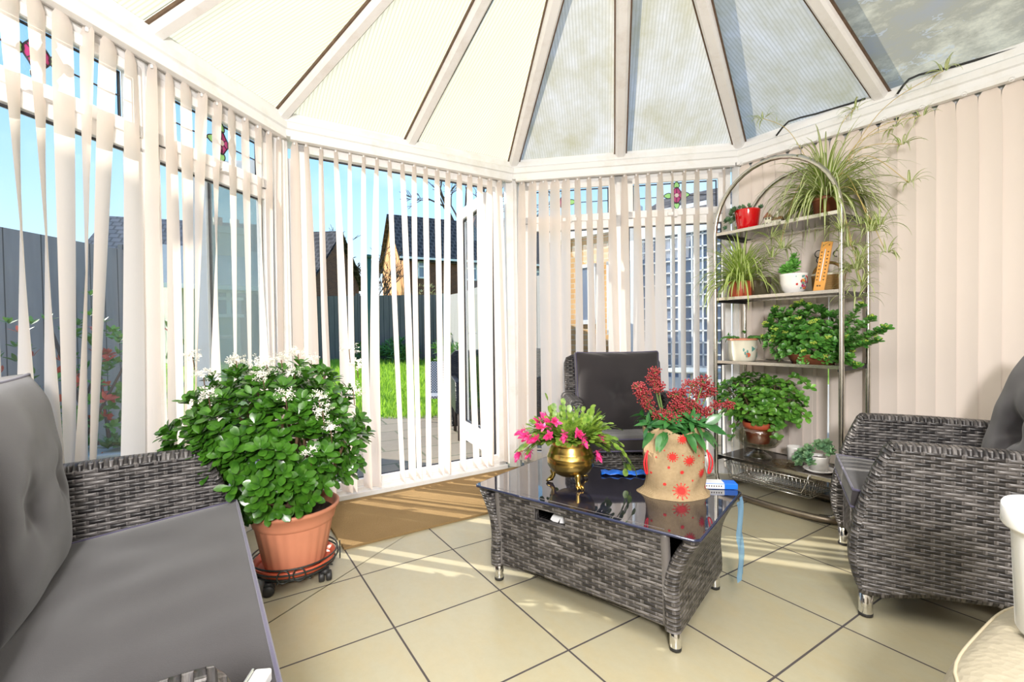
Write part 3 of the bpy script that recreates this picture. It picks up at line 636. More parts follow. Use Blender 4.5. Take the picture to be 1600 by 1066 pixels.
def wicker_seat(name,label,loc,rz,W,cat,seats=1,group=None,D=.72,bh=.80,cush_h=.47,tfts=True,btop=None,cw=None,tilt=14,seed=1,boff=.155):
    """x = width (0..W), y = depth (front 0 .. back D); arms .07 thick"""
    o=thing(name,label,cat,loc,rz,group); at_=.075; zb=.085
    front=crom([(0.015,zb),(-.012,.17),(-.015,.26),(.008,.38),(.045,.50),(.085,.597)],5)
    front=[(p.x,p.y) for p in front]
    top=[(p.x,p.y) for p in crom([(.095,.608),(.12,.615),(.3,.618),(.5,.615),(D-.03,.608)],5)]
    back=[(D-.0,.59),(D+.01,.4),(D,.2),(D-.02,zb)]
    bot=[(D-.06,zb-.005),(D-.15,zb+.012),(.36,zb+.045),(.2,zb+.03),(.08,zb-.002)]
    outl=front+top+lin(back,3)+bot
    for x0 in (0,W-at_):
        mb=MB(); slab(mb,outl,lambda a,b,x:V((x,a,b)),x0,x0+at_,.022); mb.build('arm',MT['wicker'],o)
    # front apron with slightly arched lower edge
    mb=MB(); ap=[(at_-.01,zb+.01)]+[(at_+(W-2*at_)*k/10,zb+.01+.03*math.sin(PI*k/10)) for k in range(1,10)]+[(W-at_+.01,zb+.01),(W-at_+.01,.335),(at_-.01,.335)]
    slab(mb,ap,lambda a,b,x:V((a,x,b)),.03,.07,.012); mb.build('apron',MT['wicker'],o)
    mb=MB(); mb.box((W/2,D/2,.325),(W-2*at_,D-.1,.03)); mb.build('seat_deck',MT['wicker'],o,smooth=False)
    bt=btop or .80
    mb=MB(); bo=[(.03,.10),(W-.03,.10),(W-.03,bt-.06),(W-.045,bt-.02),(W-.09,bt)]+[(W-.09-(W-.18)*k/8,bt+.004*math.sin(PI*k/8)) for k in range(1,8)]+[(.09,bt),(.045,bt-.02),(.03,bt-.06)]
    slab(mb,bo,lambda a,b,x:V((a,D-.07+x+(b-.3)*.17,b)),0,.05,.018); mb.build('back_panel',MT['wicker'],o)
    for (x,y) in ((.04,.035),(W-.04,.035),(.04,D-.05),(W-.04,D-.05)): chrome_leg(o,x,y,zb)
    cwid=W-2*at_-.012
    cushion(o,'seat_cushion',cwid,D-.10,.062,.012,(),M=Matrix.Translation((W/2,(D-.10)/2,.366))@Matrix.Rotation(R(-5.5),4,'X'),wr=.003,seed=seed,n=48)
    bw=cwid/seats
    for s in range(seats):
        cx=at_+.006+bw*(s+.5); tl=R(90-tilt); hh=cush_h
        Mx=Matrix.Translation((cx,D-boff+hh*.5*math.sin(R(tilt))-.005,.372+hh*.5*math.cos(R(tilt))))@Matrix.Rotation(tl,4,'X')
        cushion(o,'back_cushion',bw-.01,hh,.07,.070,((-bw*.0,-.02,.06,.06),) if seats==1 else ((-bw*.2,-.02,.020,.05),(bw*.2,-.02,.020,.05)),M=Mx,wr=.005,seed=seed+s*3,n=56,corner=.022)
    return o
# armchair on the right: front edge runs near (1.218,1.632) to (1.521,2.185)
p=atz(1353,963); q=atz(1318,851); d=(q-p).normalized(); WA=.70
ang=math.atan2(-d.y,-d.x)  # local +x runs from the far arm to the near arm so local +y points away from the room centre
o0=q+d*.04; yl=V((-math.sin(ang),math.cos(ang),0)); o0=o0-yl*.035
wicker_seat('wicker_armchair','grey wicker armchair turned sideways on the right, beside the metal plant rack',(o0.x,o0.y,0),ang,WA,'armchair',seed=2,bh=.8,cush_h=.54,tilt=15,D=.68)
# armchair behind the coffee table, facing the viewer
wicker_seat('wicker_armchair','grey wicker armchair facing forward behind the glass-topped coffee table',(.325,2.52,0),R(1),.70,'armchair',seed=5,cush_h=.50,D=.60,tilt=10,btop=.85)
# sofa on the left
sa=atz(372,785,.416); sb=atz(440,1066,.416); d=(sb-sa).normalized(); ang=math.atan2(-d.y,-d.x)
# local x from near end to far end, local y towards the sofa back
yl=V((-math.sin(ang),math.cos(ang),0)); WS=1.41; far=sa-d*.085; o1=far+d*WS
wicker_seat('wicker_sofa','long grey wicker sofa with charcoal cushions under the left windows',(o1.x,o1.y,0),ang,WS,'sofa',seats=2,seed=9,cush_h=.53,D=.63,tilt=7,btop=.82,boff=.135)
# small white box with a steel edge lying by the near sofa arm
bo=thing('white_box','small white box with metal edge lying on the sofa seat by the near arm','remote',tuple(atz(392,1100,.42)),ang+R(62)); 
mb=MB(); mb.box((0,0,.012),(.028,.10,.022)); mb.build('case',MT['whiteplastic'],bo,smooth=False,bevel=.004); mb=MB(); mb.box((.017,0,.012),(.006,.10,.024)); mb.build('metal_edge',MT['chrome'],bo,smooth=False,bevel=.002)
# ------------------------------------------------------------------ coffee table
g0=atz(742,757,.385); g1=atz(1091,845,.385); e1=(g1-g0).normalized(); e2=V((-e1.y,e1.x,0)); GL=(g1-g0).length; GD=.535
ta=math.atan2(e1.y,e1.x); ct=thing('coffee_table','low grey wicker coffee table with black glass top and chrome feet','coffee table',(g0.x,g0.y,0),ta)
HT_=.385; mb=MB(); c_=.012; pl=[(c_,0),(GL-c_,0),(GL,c_),(GL,GD-c_),(GL-c_,GD),(c_,GD),(0,GD-c_),(0,c_)]
mb.add([V((x,y,HT_)) for x,y in pl]+[V((x,y,HT_-.007)) for x,y in pl],[tuple(range(8)),tuple(range(8,16))[::-1]]+[(k,k+8,(k+1)%8+8,(k+1)%8) for k in range(8)])
gt=mb.build('glass_top',MT['blackglass'],ct,smooth=False); eg=MB(); eg.tube([V((x,y,HT_-.0045)) for x,y in pl],.0052,6,True); eg.build('glass_edge',MT['glassedge'],gt)
zb=.07; zt=HT_-.010
# end panels: S-shaped in section, wrap round at their ends
def endpanel(x0,sg):
    pr=crom([(.062,zb,0),(.062,.12,0),(.066,.19,0),(.056,.26,0),(.026,.325,0),(.006,.36,0),(.008,zt,0)],5)
    mb=MB(); rows=[];uv=[]; y0,y1=.010,GD-.010; th=.05; L=0
    for i,p in enumerate(pr):
        if i: L+=(pr[i]-pr[i-1]).length
        xo=p.x; cs=[]; r=.02
        # cross-section loop: outer face, rounded corners, inner face
        loop=[]
        for (cx,cy,a0) in ((xo+r,y0+r,180),(xo+th-r,y0+r,270),(xo+th-r,y1-r,0),(xo+r,y1-r,90)):
            for k in range(5): a=R(a0+90*k/4); loop.append((cx+r*math.cos(a),cy+r*math.sin(a)))
        loop.append(loop[0]); u=0; r_=[];ur=[]
        for k,(a,b) in enumerate(loop):
            if k: u+=math.hypot(a-loop[k-1][0],b-loop[k-1][1])
            r_.append(V((x0+sg*a,b,p.y))); ur.append((u,L))
        rows.append(r_);uv.append(ur)
    mb.grid(rows,uv); mb.add(rows[0],[tuple(range(20))]); mb.add(rows[-1],[tuple(range(20))]); mb.build('end_panel',MT['wicker'],ct)
endpanel(0,1); endpanel(GL,-1)
def facepanel(y,sg,hole):
    rows=[];uv=[]; xs=[.115+(GL-.23)*k/40 for k in range(41)]; zs=[zb+.012*0+ (zt-zb)*k/24 for k in range(25)]
    hx0,hx1,hz0,hz1=.285,.42,zt-.075,zt-.028
    xs=sorted(set([round(x,4) for x in xs]+[hx0,hx1])); zs=sorted(set([round(z_,4) for z_ in zs]+[hz0,hz1]))
    xs[0]=.108; xs[-1]=GL-.108
    def pt(x,z,dep): 
        t=(z-zb)/(zt-zb); bulge=.020*(1-t)+.004*math.sin(PI*t)
        zz=z if z>zb+.001 else zb+.018*math.sin(PI*x/GL)
        return V((x,y+sg*(.008+bulge+dep),zz))
    mb=MB()
    for dep in (0,.03):
        off=len(mb.v); vs=[pt(x,z_,dep) for z_ in zs for x in xs]; n=len(xs); fs=[]
        for i in range(len(zs)-1):
            for j in range(n-1):
                cx=(xs[j]+xs[j+1])/2; cz=(zs[i]+zs[i+1])/2
                if hole and hx0<cx<hx1 and hz0<cz<hz1: continue
                fs.append((i*n+j,i*n+j+1,(i+1)*n+j+1,(i+1)*n+j))
        mb.add(vs,fs,[(x,z_) for z_ in zs for x in xs])
    if hole:
        c=[(hx0,hz0),(hx1,hz0),(hx1,hz1),(hx0,hz1)]
        for k in range(4): a,b=c[k],c[(k+1)%4]; mb.add([pt(*a,0),pt(*b,0),pt(*b,.03),pt(*a,.03)],[(0,1,2,3)],[(0,0),(.05,0),(.05,.03),(0,.03)])
    mb.tube([pt(x,zt,.012) for x in xs],.011,8); mb.tube([pt(x,zb,.012) for x in xs],.010,8); 
    for k in (0,-1): mb.tube([pt(xs[k],z_,.012) for z_ in zs],.016,8)
    return mb.build('side_panel',MT['wicker'],ct)
facepanel(0,1,True); facepanel(GD,-1,False)
mb=MB(); mb.box((GL/2,GD/2,zb+.04),(GL-.22,GD-.10,.012)); mb.build('inner_shelf',MT['rubber'],ct,smooth=False)
for (x,y) in ((.085,.045),(GL-.085,.045),(.085,GD-.045),(GL-.085,GD-.045)): chrome_leg(ct,x,y,zb,.018)
# leaflets inside, seen through the hand hole
tm=Matrix.Translation(g0*1-V((0,0,g0.z)))@Matrix.Rotation(ta,4,'Z')
for k,(x,z_,w_,h_,r_) in enumerate(((.392,.318,.062,.034,8),(.345,.312,.035,.05,-14))):
    mb=MB(); mb.box((0,0,0),(w_,.06,.002)); o=mb.build('folded_leaflet',MT['paper'],smooth=False); o.matrix_world=tm@Matrix.Translation((x,.085,z_))@Matrix.Rotation(R(52),4,'X')@Matrix.Rotation(R(r_),4,'Z')
    tag(o,('plain white folded leaflet inside the coffee table hand hole','small tilted leaflet inside the coffee table hand hole')[k],'leaflet')
# ------------------------------------------------------------------ metal rack
RW,RD=.685,.33; rx=V((.565,-.825,0)); ry=V((.825,.565,0)); rfr=atz(1315,824); RO_=rfr-rx*RW; RZ=math.atan2(rx.y,rx.x)
rack=thing('metal_plant_rack','tall chrome tube rack with arched top and dark shelves full of plants','rack',(RO_.x,RO_.y,0),RZ)
RM=Matrix.Translation((RO_.x,RO_.y,0))@Matrix.Rotation(RZ,4,'Z'); RI=RM.inverted()
def ron(px,py,yd):      # sight line against the vertical plane at depth yd inside the rack, in rack coordinates
    a=RM@V((0,yd,0)); b=RM@V((1,yd,0)); return RI@atp(px,py,a,b)
for yd in (0,RD):
    P=[V((.10,yd,.022)),V((.05,yd,.03)),V((.012,yd,.06)),V((0,yd,.12))]+[V((0,yd,z)) for z in (.5,1.,1.45)]
    P+=[V((RW/2-RW/2*math.cos(PI*k/20),yd,1.58+.365*math.sin(PI*k/20))) for k in range(0,21)]
    P+=[V((RW,yd,z)) for z in (1.45,1.,.5)]+[V((RW,yd,.12)),V((RW-.012,yd,.06)),V((RW-.05,yd,.03)),V((RW-.10,yd,.022))]
    mb=MB(); mb.tube(P,.0125,12); mb.build('tube_frame',MT['dullchrome'],rack)
# oval base hoop
P=crom([(.03,-.02,.02),(.35,-.045,.02),(RW-.08,-.02,.02),(RW-.01,.06,.02),(RW-.01,RD-.06,.02),(RW-.08,RD,.02),(.08,RD,.02),(.01,RD-.06,.02),(.0,.05,.02)],6,True)
mb=MB(); mb.tube(P,.018,10,True); mb.build('base_hoop',MT['brownpost'],rack)
SH=[.228,.81,1.195,1.59]
for z_ in SH:
    mb=MB(); mb.box((RW/2,RD/2,z_-.006),(RW-.03,RD-.02,.008)); s=mb.build('shelf',MT['shelf'],rack,smooth=False)
    e=MB()
    for (a,b) in (((.012,0),(RW-.012,0)),((.012,RD),(RW-.012,RD))): e.box(((a[0]+b[0])/2,a[1]+(.004 if a[1]==0 else -.004),z_-.006),(b[0]-a[0],.014,.017))
    e.build('edge_rail',MT['shelfedge'],s,smooth=False)
    e=MB()
    for x in (.012,RW-.012): e=MB(); e.box((x,RD/2,z_-.018),(.012,RD,.02)); e.build('shelf_bracket',MT['rubber'],s,smooth=False)
# pull-out wire basket under the lowest shelf
bk_=MB(); bx0,bx1,by0,by1,bz0,bz1=.06,RW-.13,-.01,RD-.03,.10,.20
for z_,ins in ((bz1,0),(bz0,.02)):
    bk_.tube([V(p) for p in ((bx0+ins,by0+ins,z_),(bx1-ins,by0+ins,z_),(bx1-ins,by1-ins,z_),(bx0+ins,by1-ins,z_))],.003,5,True)
n=22
for k in range(n+1):
    x=bx0+.02+(bx1-bx0-.04)*k/n; bk_.tube([V((x,by0,bz1)),V((x,by0+.02,bz0)),V((x,by1-.02,bz0)),V((x,by1,bz1))],.0013,4)
for k in range(10):
    y=by0+.02+(by1-by0-.04)*k/9; bk_.tube([V((bx0,y,bz1)),V((bx0+.02,y,bz0)),V((bx1-.02,y,bz0)),V((bx1,y,bz1))],.0013,4)
bb=bk_.build('wire_basket',MT['dullchrome'],rack); h_=MB(); h_.tube([V((bx0+.02,by0-.008,bz1)),V((bx0+.05,by0-.012,bz0+.03)),V((bx1-.05,by0-.012,bz0+.03)),V((bx1-.02,by0-.008,bz1)),V((bx1-.02,by0+.0,bz1+.03))],.004,6); h_.build('basket_handle',MT['chrome'],bb)
# ------------------------------------------------------------------ leather stool and tub
st=thing('leather_footstool','cream leather footstool with stitched rim in the near right corner','footstool',(1.068,.69,0),R(32))
def sup(r,a,k=4.): c,s=math.cos(a),math.sin(a); m=(abs(c)**k+abs(s)**k)**(-1/k); return (r*m*c,r*m*s)
mb=MB(); rows=[];uv=[]
for (r,z_) in ((0.001,.424),(.10,.423),(.20,.420),(.25,.414),(.275,.402),(.290,.384),(.300,.355),(.302,.30),(.30,.15),(.295,.06),(.28,.045)):
    rows.append([V((*sup(r,2*PI*k/64),z_)) for k in range(65)])
mb.grid(rows); mb.build('padded_body',MT['leather'],st); mb=MB()
mb.tube([V((*sup(.283,2*PI*k/64),.394)) for k in range(64)],.0032,5,True); mb.build('rim_seam',MT['stitch'],st)
for (x,y) in ((.16,.16),(-.16,.16),(.16,-.16),(-.16,-.16)):
    l=MB(); l.lathe([(0,.05),(.022,.05),(.018,0),(0,0)],(x,y,0),14); l.build('leg',MT['rubber'],st)
t_=thing('white_tub','white plastic tub with flared rim standing on the cream leather footstool','tub',(1.018,.86,.4255),0)
mb=MB(); mb.lathe([(0,.004),(.066,.004),(.069,.0),(.073,.006),(.080,.185),(.083,.196),(.0925,.200),(.095,.204),(.094,.234),(.092,.237),(.088,.234),(.078,.185),(.070,.012),(0,.010)],(0,0,0),56,wob=lambda a,z:1+.03*math.cos(4*a)); mb.build('tub_body',MT['whiteplastic'],t_)
# ------------------------------------------------------------------ plants and small things
def frame_from(d):
    d=d.normalized(); u=d.orthogonal().normalized(); return d,u,d.cross(u)
def leaf_(mb,p,d,nrm,L,W,shape='ob',curl=.25,cup=.2,ns=6):
    """one leaf: starts at p, heads along d, faces nrm"""
    d=d.normalized(); s=d.cross(nrm)
    if s.length<1e-4: s=d.orthogonal()
    s.normalize(); n=s.cross(d).normalized(); rows=[];uv=[]
    prof={'ob':(.12,.30,.62,.90,1.0,.84,.22),'la':(.12,.6,.95,1.,.8,.45,.0),'ro':(.25,.62,.92,1.,.95,.7,.15),'se':(.22,.6,.9,1.0,.95,.85,.42)}[shape]
    for i in range(ns+1):
        t=i/ns; w=W/2*prof[i]; c=p+d*(L*t*(1-.12*curl*t))-n*(L*curl*t*t); r=[]
        for j in (-1,0,1): r.append(c+s*(w*j)+n*(abs(j)*w*cup))
        rows.append(r); uv.append([(0,t),(.5,t),(1,t)])
    mb.grid(rows,uv)
def rosette(mb,p,ax,n,L,W,open_=.9,shape='ob',curl=.15,jit=.25,tiers=2):
    d,u,v=frame_from(ax); a0=rnd()*6.28
    for k in range(n):
        t=k/n; a=a0+k*2.4+ru(-jit,jit); o=open_*(1.25-.75*t)
        dd=(d*math.cos(o)+(u*math.cos(a)+v*math.sin(a))*math.sin(o)); l=L*(1-.35*t)*ru(.85,1.1)
        leaf_(mb,p+d*(.012*t),dd,d,l,W*(1-.2*t)*ru(.85,1.1),shape,curl)
def ribbon(mb,P,W,uvx=(0,1),up=V((0,0,1))):
    n=len(P); rows=[];uv=[]
    for i,p in enumerate(P):
        t=(P[min(i+1,n-1)]-P[max(i-1,0)]).normalized(); s=t.cross(up)
        if s.length<1e-3: s=t.orthogonal()
        s.normalize(); k=i/(n-1); w=W/2*(min(1,.55+2.2*k) if k<.3 else 1)*(1-max(0,k-.35)/.65*.93); nn=s.cross(t)
        rows.append([p-s*w+nn*w*.35,p,p+s*w+nn*w*.35]); uv.append([(0,k),(.5,k),(1,k)])
    mb.grid(rows,uv)
def arch(p,az,el,L,droop,n=9):
    P=[p]; d=V((math.cos(az)*math.cos(el),math.sin(az)*math.cos(el),math.sin(el))); st=L/n; q=p
    for i in range(n):
        q=q+d*st; d=(d+V((0,0,-droop*(.3+i/n)))).normalized(); P.append(q)
    return P
def spider(mb,p,n,Lr,W,el=(20,85),droop=.30,az=None):
    for k in range(n):
        a=ru(0,6.283) if az is None else ru(*az); e=R(ru(*el)); ribbon(mb,arch(p+V((math.cos(a)*.015,math.sin(a)*.015,0)),a,e,ru(*Lr),droop*ru(.5,1.5)),W*ru(.75,1.15))
def pot_prof(rt,rb,h,lip=.012,th=.004,liph=.02):
    return [(0,0),(rb,0),(rt-(rt-rb)*.15,h-liph),(rt-(rt-rb)*.12+lip*.0,h-liph),(rt+lip*.4,h-liph),(rt+lip*.5,h-.003),(rt+lip*.3,h),(rt-th,h),(rt-th-.003,h-.02),(rt-th-.005,h-.03)]
def soil(parent,r,z): mb=MB(); mb.lathe([(0,z+.006),(r*.6,z+.004),(r,z)],(0,0,0),20); return mb.build('soil',MT['soil'],parent)
# --- jade plant in ribbed terracotta pot on a wheeled wire caddy
jb=atz(458,884,.055); JX,JY=jb.x,jb.y+.02
cd=thing('plant_caddy','round black wire plant caddy on castors under the ribbed terracotta pot','plant caddy',(JX,JY,0),0)
mb=MB()
def ring(mb,r,z,t=.0035): mb.tube([V((r*math.cos(2*PI*k/40),r*math.sin(2*PI*k/40),z)) for k in range(40)],t,6,True)
for r,z in ((.165,.105),(.168,.085),(.155,.062),(.14,.050),(.10,.050)): ring(mb,r,z)
for k in range(4): a=PI/4*k; mb.tube([V((-.155*math.cos(a),-.155*math.sin(a),.048)),V((.155*math.cos(a),.155*math.sin(a),.048))],.0035,6)
for k in range(4):
    a=PI/2*k+.35; c=V((.175*math.cos(a),.175*math.sin(a),.085)); t=V((-math.sin(a),math.cos(a),0))
    for s in (-1,1): mb.tube([c+t*(s*.028+.022*math.cos(2*PI*i/14))+V((0,0,.024*math.sin(2*PI*i/14))) for i in range(14)],.0028,5,True)
mb.build('wire_ring',MT['wire'],cd)
for k in range(4):
    a=PI/2*k+.62-.9; c=V((.145*math.cos(a),.145*math.sin(a),.0)); M=Matrix.Rotation(a+.7,3,'Z')
    mb=MB(); w_=[(.0,.011),(.018,.011),(.021,.006),(.021,-.006),(.018,-.011),(0,-.011)]
    for s in (-1,1):
        rows=[[c+V((0,0,.021))+M@V((z_+s*.014,r*math.cos(2*PI*q/16),r*math.sin(2*PI*q/16))) for q in range(17)] for r,z_ in w_]; mb.grid(rows)
    mb.box(c+V((0,0,.040)),(.03,.03,.02),M); mb.build('castor',MT['rubber'],cd)
jp=thing('potted_jade_plant','large bushy jade plant with small white flowers in a ribbed terracotta pot','potted plant',(JX,JY,.052),0)
mb=MB(); mb.lathe([(0,.0),(.125,.0),(.150,.012),(.158,.036),(.153,.038),(.14,.014)],(0,0,0),48); mb.build('saucer',MT['terra2'],jp)
mb=MB(); H0=.255
mb.lathe([(0,.014),(.112,.014),(.118,.03),(.150,.185)],(0,0,0),120,wob=lambda a,z:1+.02*math.cos(24*a)*(1 if .02<z<.18 else 0))
mb.lathe([(.150,.185),(.157,.192),(.158,.20),(.160,.205),(.168,.235),(.176,.240),(.178,.252),(.172,.256),(.160,.25),(.155,.21)],(0,0,0),60); mb.build('pot',MT['terra'],jp); soil(jp,.156,.215)
fo=MB(); stm=MB(); fl=MB(); random.seed(11)
Cn=V((-.075,-.02,.54)); Rr=V((.385,.32,.305)); tips=[]
tries=0
while len(tips)<430 and tries<9000:
    tries+=1
    d=V((random.gauss(0,1),random.gauss(0,1),random.gauss(0,1))).normalized(); rr=(.55+.45*rnd()**.5)
    if rnd()<.5: d.y=-abs(d.y)
    p=Cn+V((d.x*Rr.x,d.y*Rr.y,d.z*Rr.z))*rr
    if p.z<(.20 if p.y<-.12 and p.x<.12 else .27) or p.z>.85 or (p.x<-.28 and p.z>.62) or (p.x<-.36): continue
    w=JX+p.x; wy=JY+p.y
    if (F1.p(0,0,0)-V((w,wy,0))).dot(F1.n)<.10+.0: continue
    if (F2.p(0,0,0)-V((w,wy,0))).dot(F2.n)<.10: continue
    if p.z<.60 and p.x<-.24: 
        q=V((w,wy,0))-sa; q.z=0
        if q.dot(d_ := (sb-sa).normalized()*-1 if False else (sa-sb).normalized())<.12: continue
    if p.z<.48 and p.x<-.12 and (V((w,wy,0))-V((sa.x,sa.y,0))).dot((sa-sb).normalized())<.14: continue
    tips.append((p,d))
for p,d in tips:
    ax=(d*.8+V((0,0,.75))).normalized(); rosette(fo,p,ax,7,.060,.031,.95,'ob',.12)
    if rnd()<.35: rosette(fo,p-ax*.05+V((ru(-.02,.02),ru(-.02,.02),0)),ax,4,.055,.030,1.3,'ob',.1)
for k in range(46):
    p,d=tips[int(rnd()*len(tips))]; a=ru(0,6.28); b=V((.05*math.cos(a),.05*math.sin(a),.20)); m=b.lerp(p,.5)+V((ru(-.03,.03),ru(-.03,.03),ru(-.02,.06)))
    stm.tube(crom([b,m,p],5),[.011*(1-.6*i/10) for i in range(11)],6)
fc=[p for p,d in tips if (p.z>.74 and d.y<.6)]; EX=[V((.17,-.22,.47)),V((.20,-.2,.66)),V((.30,-.12,.68)),V((.24,-.2,.55)),V((.31,-.1,.78)),V((-.17,-.26,.69)),V((-.2,-.24,.76)),V((-.33,-.1,.82)),V((.10,-.25,.68)),V((.28,-.1,.84)),V((.22,-.22,.62))]
random.shuffle(fc)
for p in fc[:12]+EX:
    c=p+V((0,-.01,.055)); stm.tube([p,c],.002,4); fl=MB()
    for k in range(26):
        dd=V((random.gauss(0,1),random.gauss(0,1),random.gauss(0,.6)+.4)).normalized(); q=c+dd*ru(.012,.032)
        rosette(fl,q,dd,5,.011,.005,1.1,'la',.1)
    fl.build('flower_cluster',MT['wflower'],jp)
fo.build('foliage',MT['jade'],jp); stm.build('branches',MT['stem'],jp)
# --- brass cauldron with christmas cactus
TZ=.3855
def ontable(px,py): return atz(px,py,TZ)
bp=ontable(893,757); br=thing('brass_planter','brass cauldron on lion feet holding a pink-flowering christmas cactus','potted plant',(bp.x,bp.y+.02,TZ),0)
mb=MB(); mb.lathe([(0,.034),(.05,.036),(.078,.052),(.094,.078),(.0965,.098),(.0945,.106),(.097,.110),(.0945,.114),(.090,.128),(.088,.130),(.0885,.136),(.078,.155),(.077,.165),(.088,.180),(.086,.183),(.074,.168),(.074,.15)],(0,0,0),56); mb.build('bowl',MT['brass'],br); soil(br,.074,.16)
for k in range(3):
    a=R(-75)+k*2*PI/3; o_=V((math.cos(a),math.sin(a),0)); t=V((-math.sin(a),math.cos(a),0)); mb=MB()
    mb.tube([o_*.062+V((0,0,.062)),o_*.074+V((0,0,.044)),o_*.072+V((0,0,.028)),o_*.083+V((0,0,.012)),o_*.092+V((0,0,.006))],[.014,.013,.009,.011,.006],10)
    for s in (-1,0,1): mb.tube([o_*.078+t*(s*.007)+V((0,0,.014)),o_*.093+t*(s*.011)+V((0,0,.010)),o_*.100+t*(s*.012)+V((0,0,.004))],[.0055,.0055,.003],6)
    mb.build('lion_foot',MT['brass'],br)
random.seed(5); fo=MB(); fl=MB(); ends=[]
def cactus_chain(p,az,el,n,droop,sl=.030):
    d=V((math.cos(az)*math.cos(el),math.sin(az)*math.cos(el),math.sin(el))); q=p
    for i in range(n):
        s=d.cross(V((0,0,1))).normalized() if abs(d.z)<.98 else V((1,0,0)); nn=s.cross(d); nn=(nn+s*ru(-.5,.5)).normalized(); L=sl*ru(.85,1.15)
        leaf_(fo,q,d,nn,L,L*.70,'se',.05,.10); q=q+d*L*.93; d=(d+V((ru(-.12,.12),ru(-.12,.12),-droop*ru(.5,1.4)))).normalized()
    return q,d
for k in range(400):
    az=ru(0,2*PI); el=R(ru(5,85)); long_=rnd()<.3
    n=int(ru(4,6.5)) if el<R(50) else int(ru(3,5.5)); dr=.26 if long_ or el<R(40) else .12
    if math.sin(az)<-.2 and math.cos(az)<.8:
        if el<R(30): el+=R(30)
        n=min(n,4); long_=False
    ends.append(cactus_chain(V((.06*math.cos(az),.06*math.sin(az),.17)),az,el,n+(2 if long_ and rnd()<.35 else 0),dr))
for k in range(5): ends.append(cactus_chain(V((.07,-.03,.175)),R(-15+k*9),R(25),9,.30))
low=[e for e in ends if e[0].x<.05]; random.shuffle(low)
fpos=[]
for e in low:
    if e[0].x<-.05 or e[0].y<-.06:
        if .04<e[0].z<.27 and all((e[0]-f[0]).length>.035 for f in fpos): fpos.append(e)
    if len(fpos)>13: break
fpos+= [(V((.03,-.13,.22)),V((.3,-.6,-.5))),(V((-.035,-.12,.235)),V((-.2,-.7,-.4))),(V((.085,-.11,.16)),V((.4,-.5,-.6))),(V((.10,-.06,.215)),V((.6,-.4,-.4))),(V((-.17,-.02,.215)),V((-1,0,-.2)))]
for p,d in fpos:
    fl=MB()
    d=(d+V((0,0,-.35))).normalized(); 
    for t,(n,L,W,op) in enumerate(((8,.024,.014,1.1),(8,.030,.016,.8),(6,.026,.013,.35))):
        rosette(fl,p+d*(.012*t),d,n,L,W,op,'la',-.3 if t else .2,.2)
    fl.tube([p,p+d*.045],.0022,5); fl.build('flower',MT['pink'],br)
fo.build('foliage',MT['cact'],br)
# --- hessian sack with skimmia
hp=ontable(1066,781); sk=thing('sack_of_skimmia','hessian sack printed with red snowflakes holding a red-budded skimmia','potted plant',(hp.x,hp.y+.085,TZ),0)
mb=MB()
def sackr(a,z): 
    t=z/.25; r=.110+.018*math.exp(-((z-.0)/.014)**2)-.003*t+.004*math.sin(3*a+z*30)+.003*math.sin(7*a-z*50)+.012*max(0,t-.8)*5*.4*(1+.7*math.sin(9*a))
    r-=.003*math.exp(-((z-.195)/.012)**2)
    return r
rows=[];uv=[]
zs=[0,.002,.006,.012,.02,.035]+[.05+.2*k/22 for k in range(23)]
for i,z in enumerate(zs):
    rows.append([V((sackr(2*PI*k/72,z)*(1.05 if i==0 else 1)*math.cos(2*PI*k/72)*1.02,sackr(2*PI*k/72,z)*math.sin(2*PI*k/72)*.80,z+(.012*math.sin(5*2*PI*k/72)*max(0,z-.2)/.05))) for k in range(73)])
rows.append([p+V((-p.x*.07,-p.y*.07,-.01)) for p in rows[-1]]); rows.append([V((p.x*.9,p.y*.9,p.z-.05)) for p in rows[-1]])
mb.grid(rows); rows0=rows[0]; mb.add(rows0[:-1],[tuple(range(72))]); mb.build('sack',MT['hess'],sk); 
mbs=MB(); mbs.lathe([(0,.21),(.06,.208),(.098,.2)],(0,0,0),24,sy=.78); mbs.build('soil',MT['soil'],sk)
def spt(a,z,off=.0016): r=sackr(a,z)+off; return V((r*math.cos(a)*1.02,r*math.sin(a)*.80,z))
pr=MB()
def flake(a,z,s,n=12):
    N=24
    pr.add([spt(a,z)]+[spt(a+s*.55*math.cos(2*PI*k/N)/.1,z+s*.55*math.sin(2*PI*k/N)) for k in range(N)],[(0,1+k,1+(k+1)%N) for k in range(N)])
    if s>.012:
        for k in range(n*2):
            b=2*PI*k/(n*2); L=s*(1.15 if k%2==0 else .85); w=.0013
            c=[(s*.5*math.cos(b)-w*math.sin(b),s*.5*math.sin(b)+w*math.cos(b)),(s*.5*math.cos(b)+w*math.sin(b),s*.5*math.sin(b)-w*math.cos(b)),(L*math.cos(b)+w*math.sin(b),L*math.sin(b)-w*math.cos(b)),(L*math.cos(b)-w*math.sin(b),L*math.sin(b)+w*math.cos(b))]
            pr.add([spt(a+x/.1,z+y) for x,y in c],[(0,1,2,3)])
            if k%2==0: pr.add([spt(a+(L*math.cos(b)+.0025*math.cos(2*PI*m/8))/.1,z+L*math.sin(b)+.0025*math.sin(2*PI*m/8)) for m in range(8)],[tuple(range(8))])
def PA(px): return R(-90)+math.asin(max(-1,min(1,(px-1067)/50)))
for px,z,s in ((1065,.034,.0225),(1079,.142,.016),(1052,.155,.0145),(1067,.10,.012),(1041,.056,.010),(1046,.116,.0085),(1085,.068,.006),(1102,.09,.014),(1093,.19,.008),(1068,.222,.014),(1068,.163,.0045),(1097,.156,.007),(1027,.20,.009),(1029,.150,.006),(1024,.09,.008),(1112,.030,.011),(1040,.178,.005),(1104,.13,.005)):
    flake(PA(px),z,s)
pr.build('snowflake_print',MT['redprint'],sk)
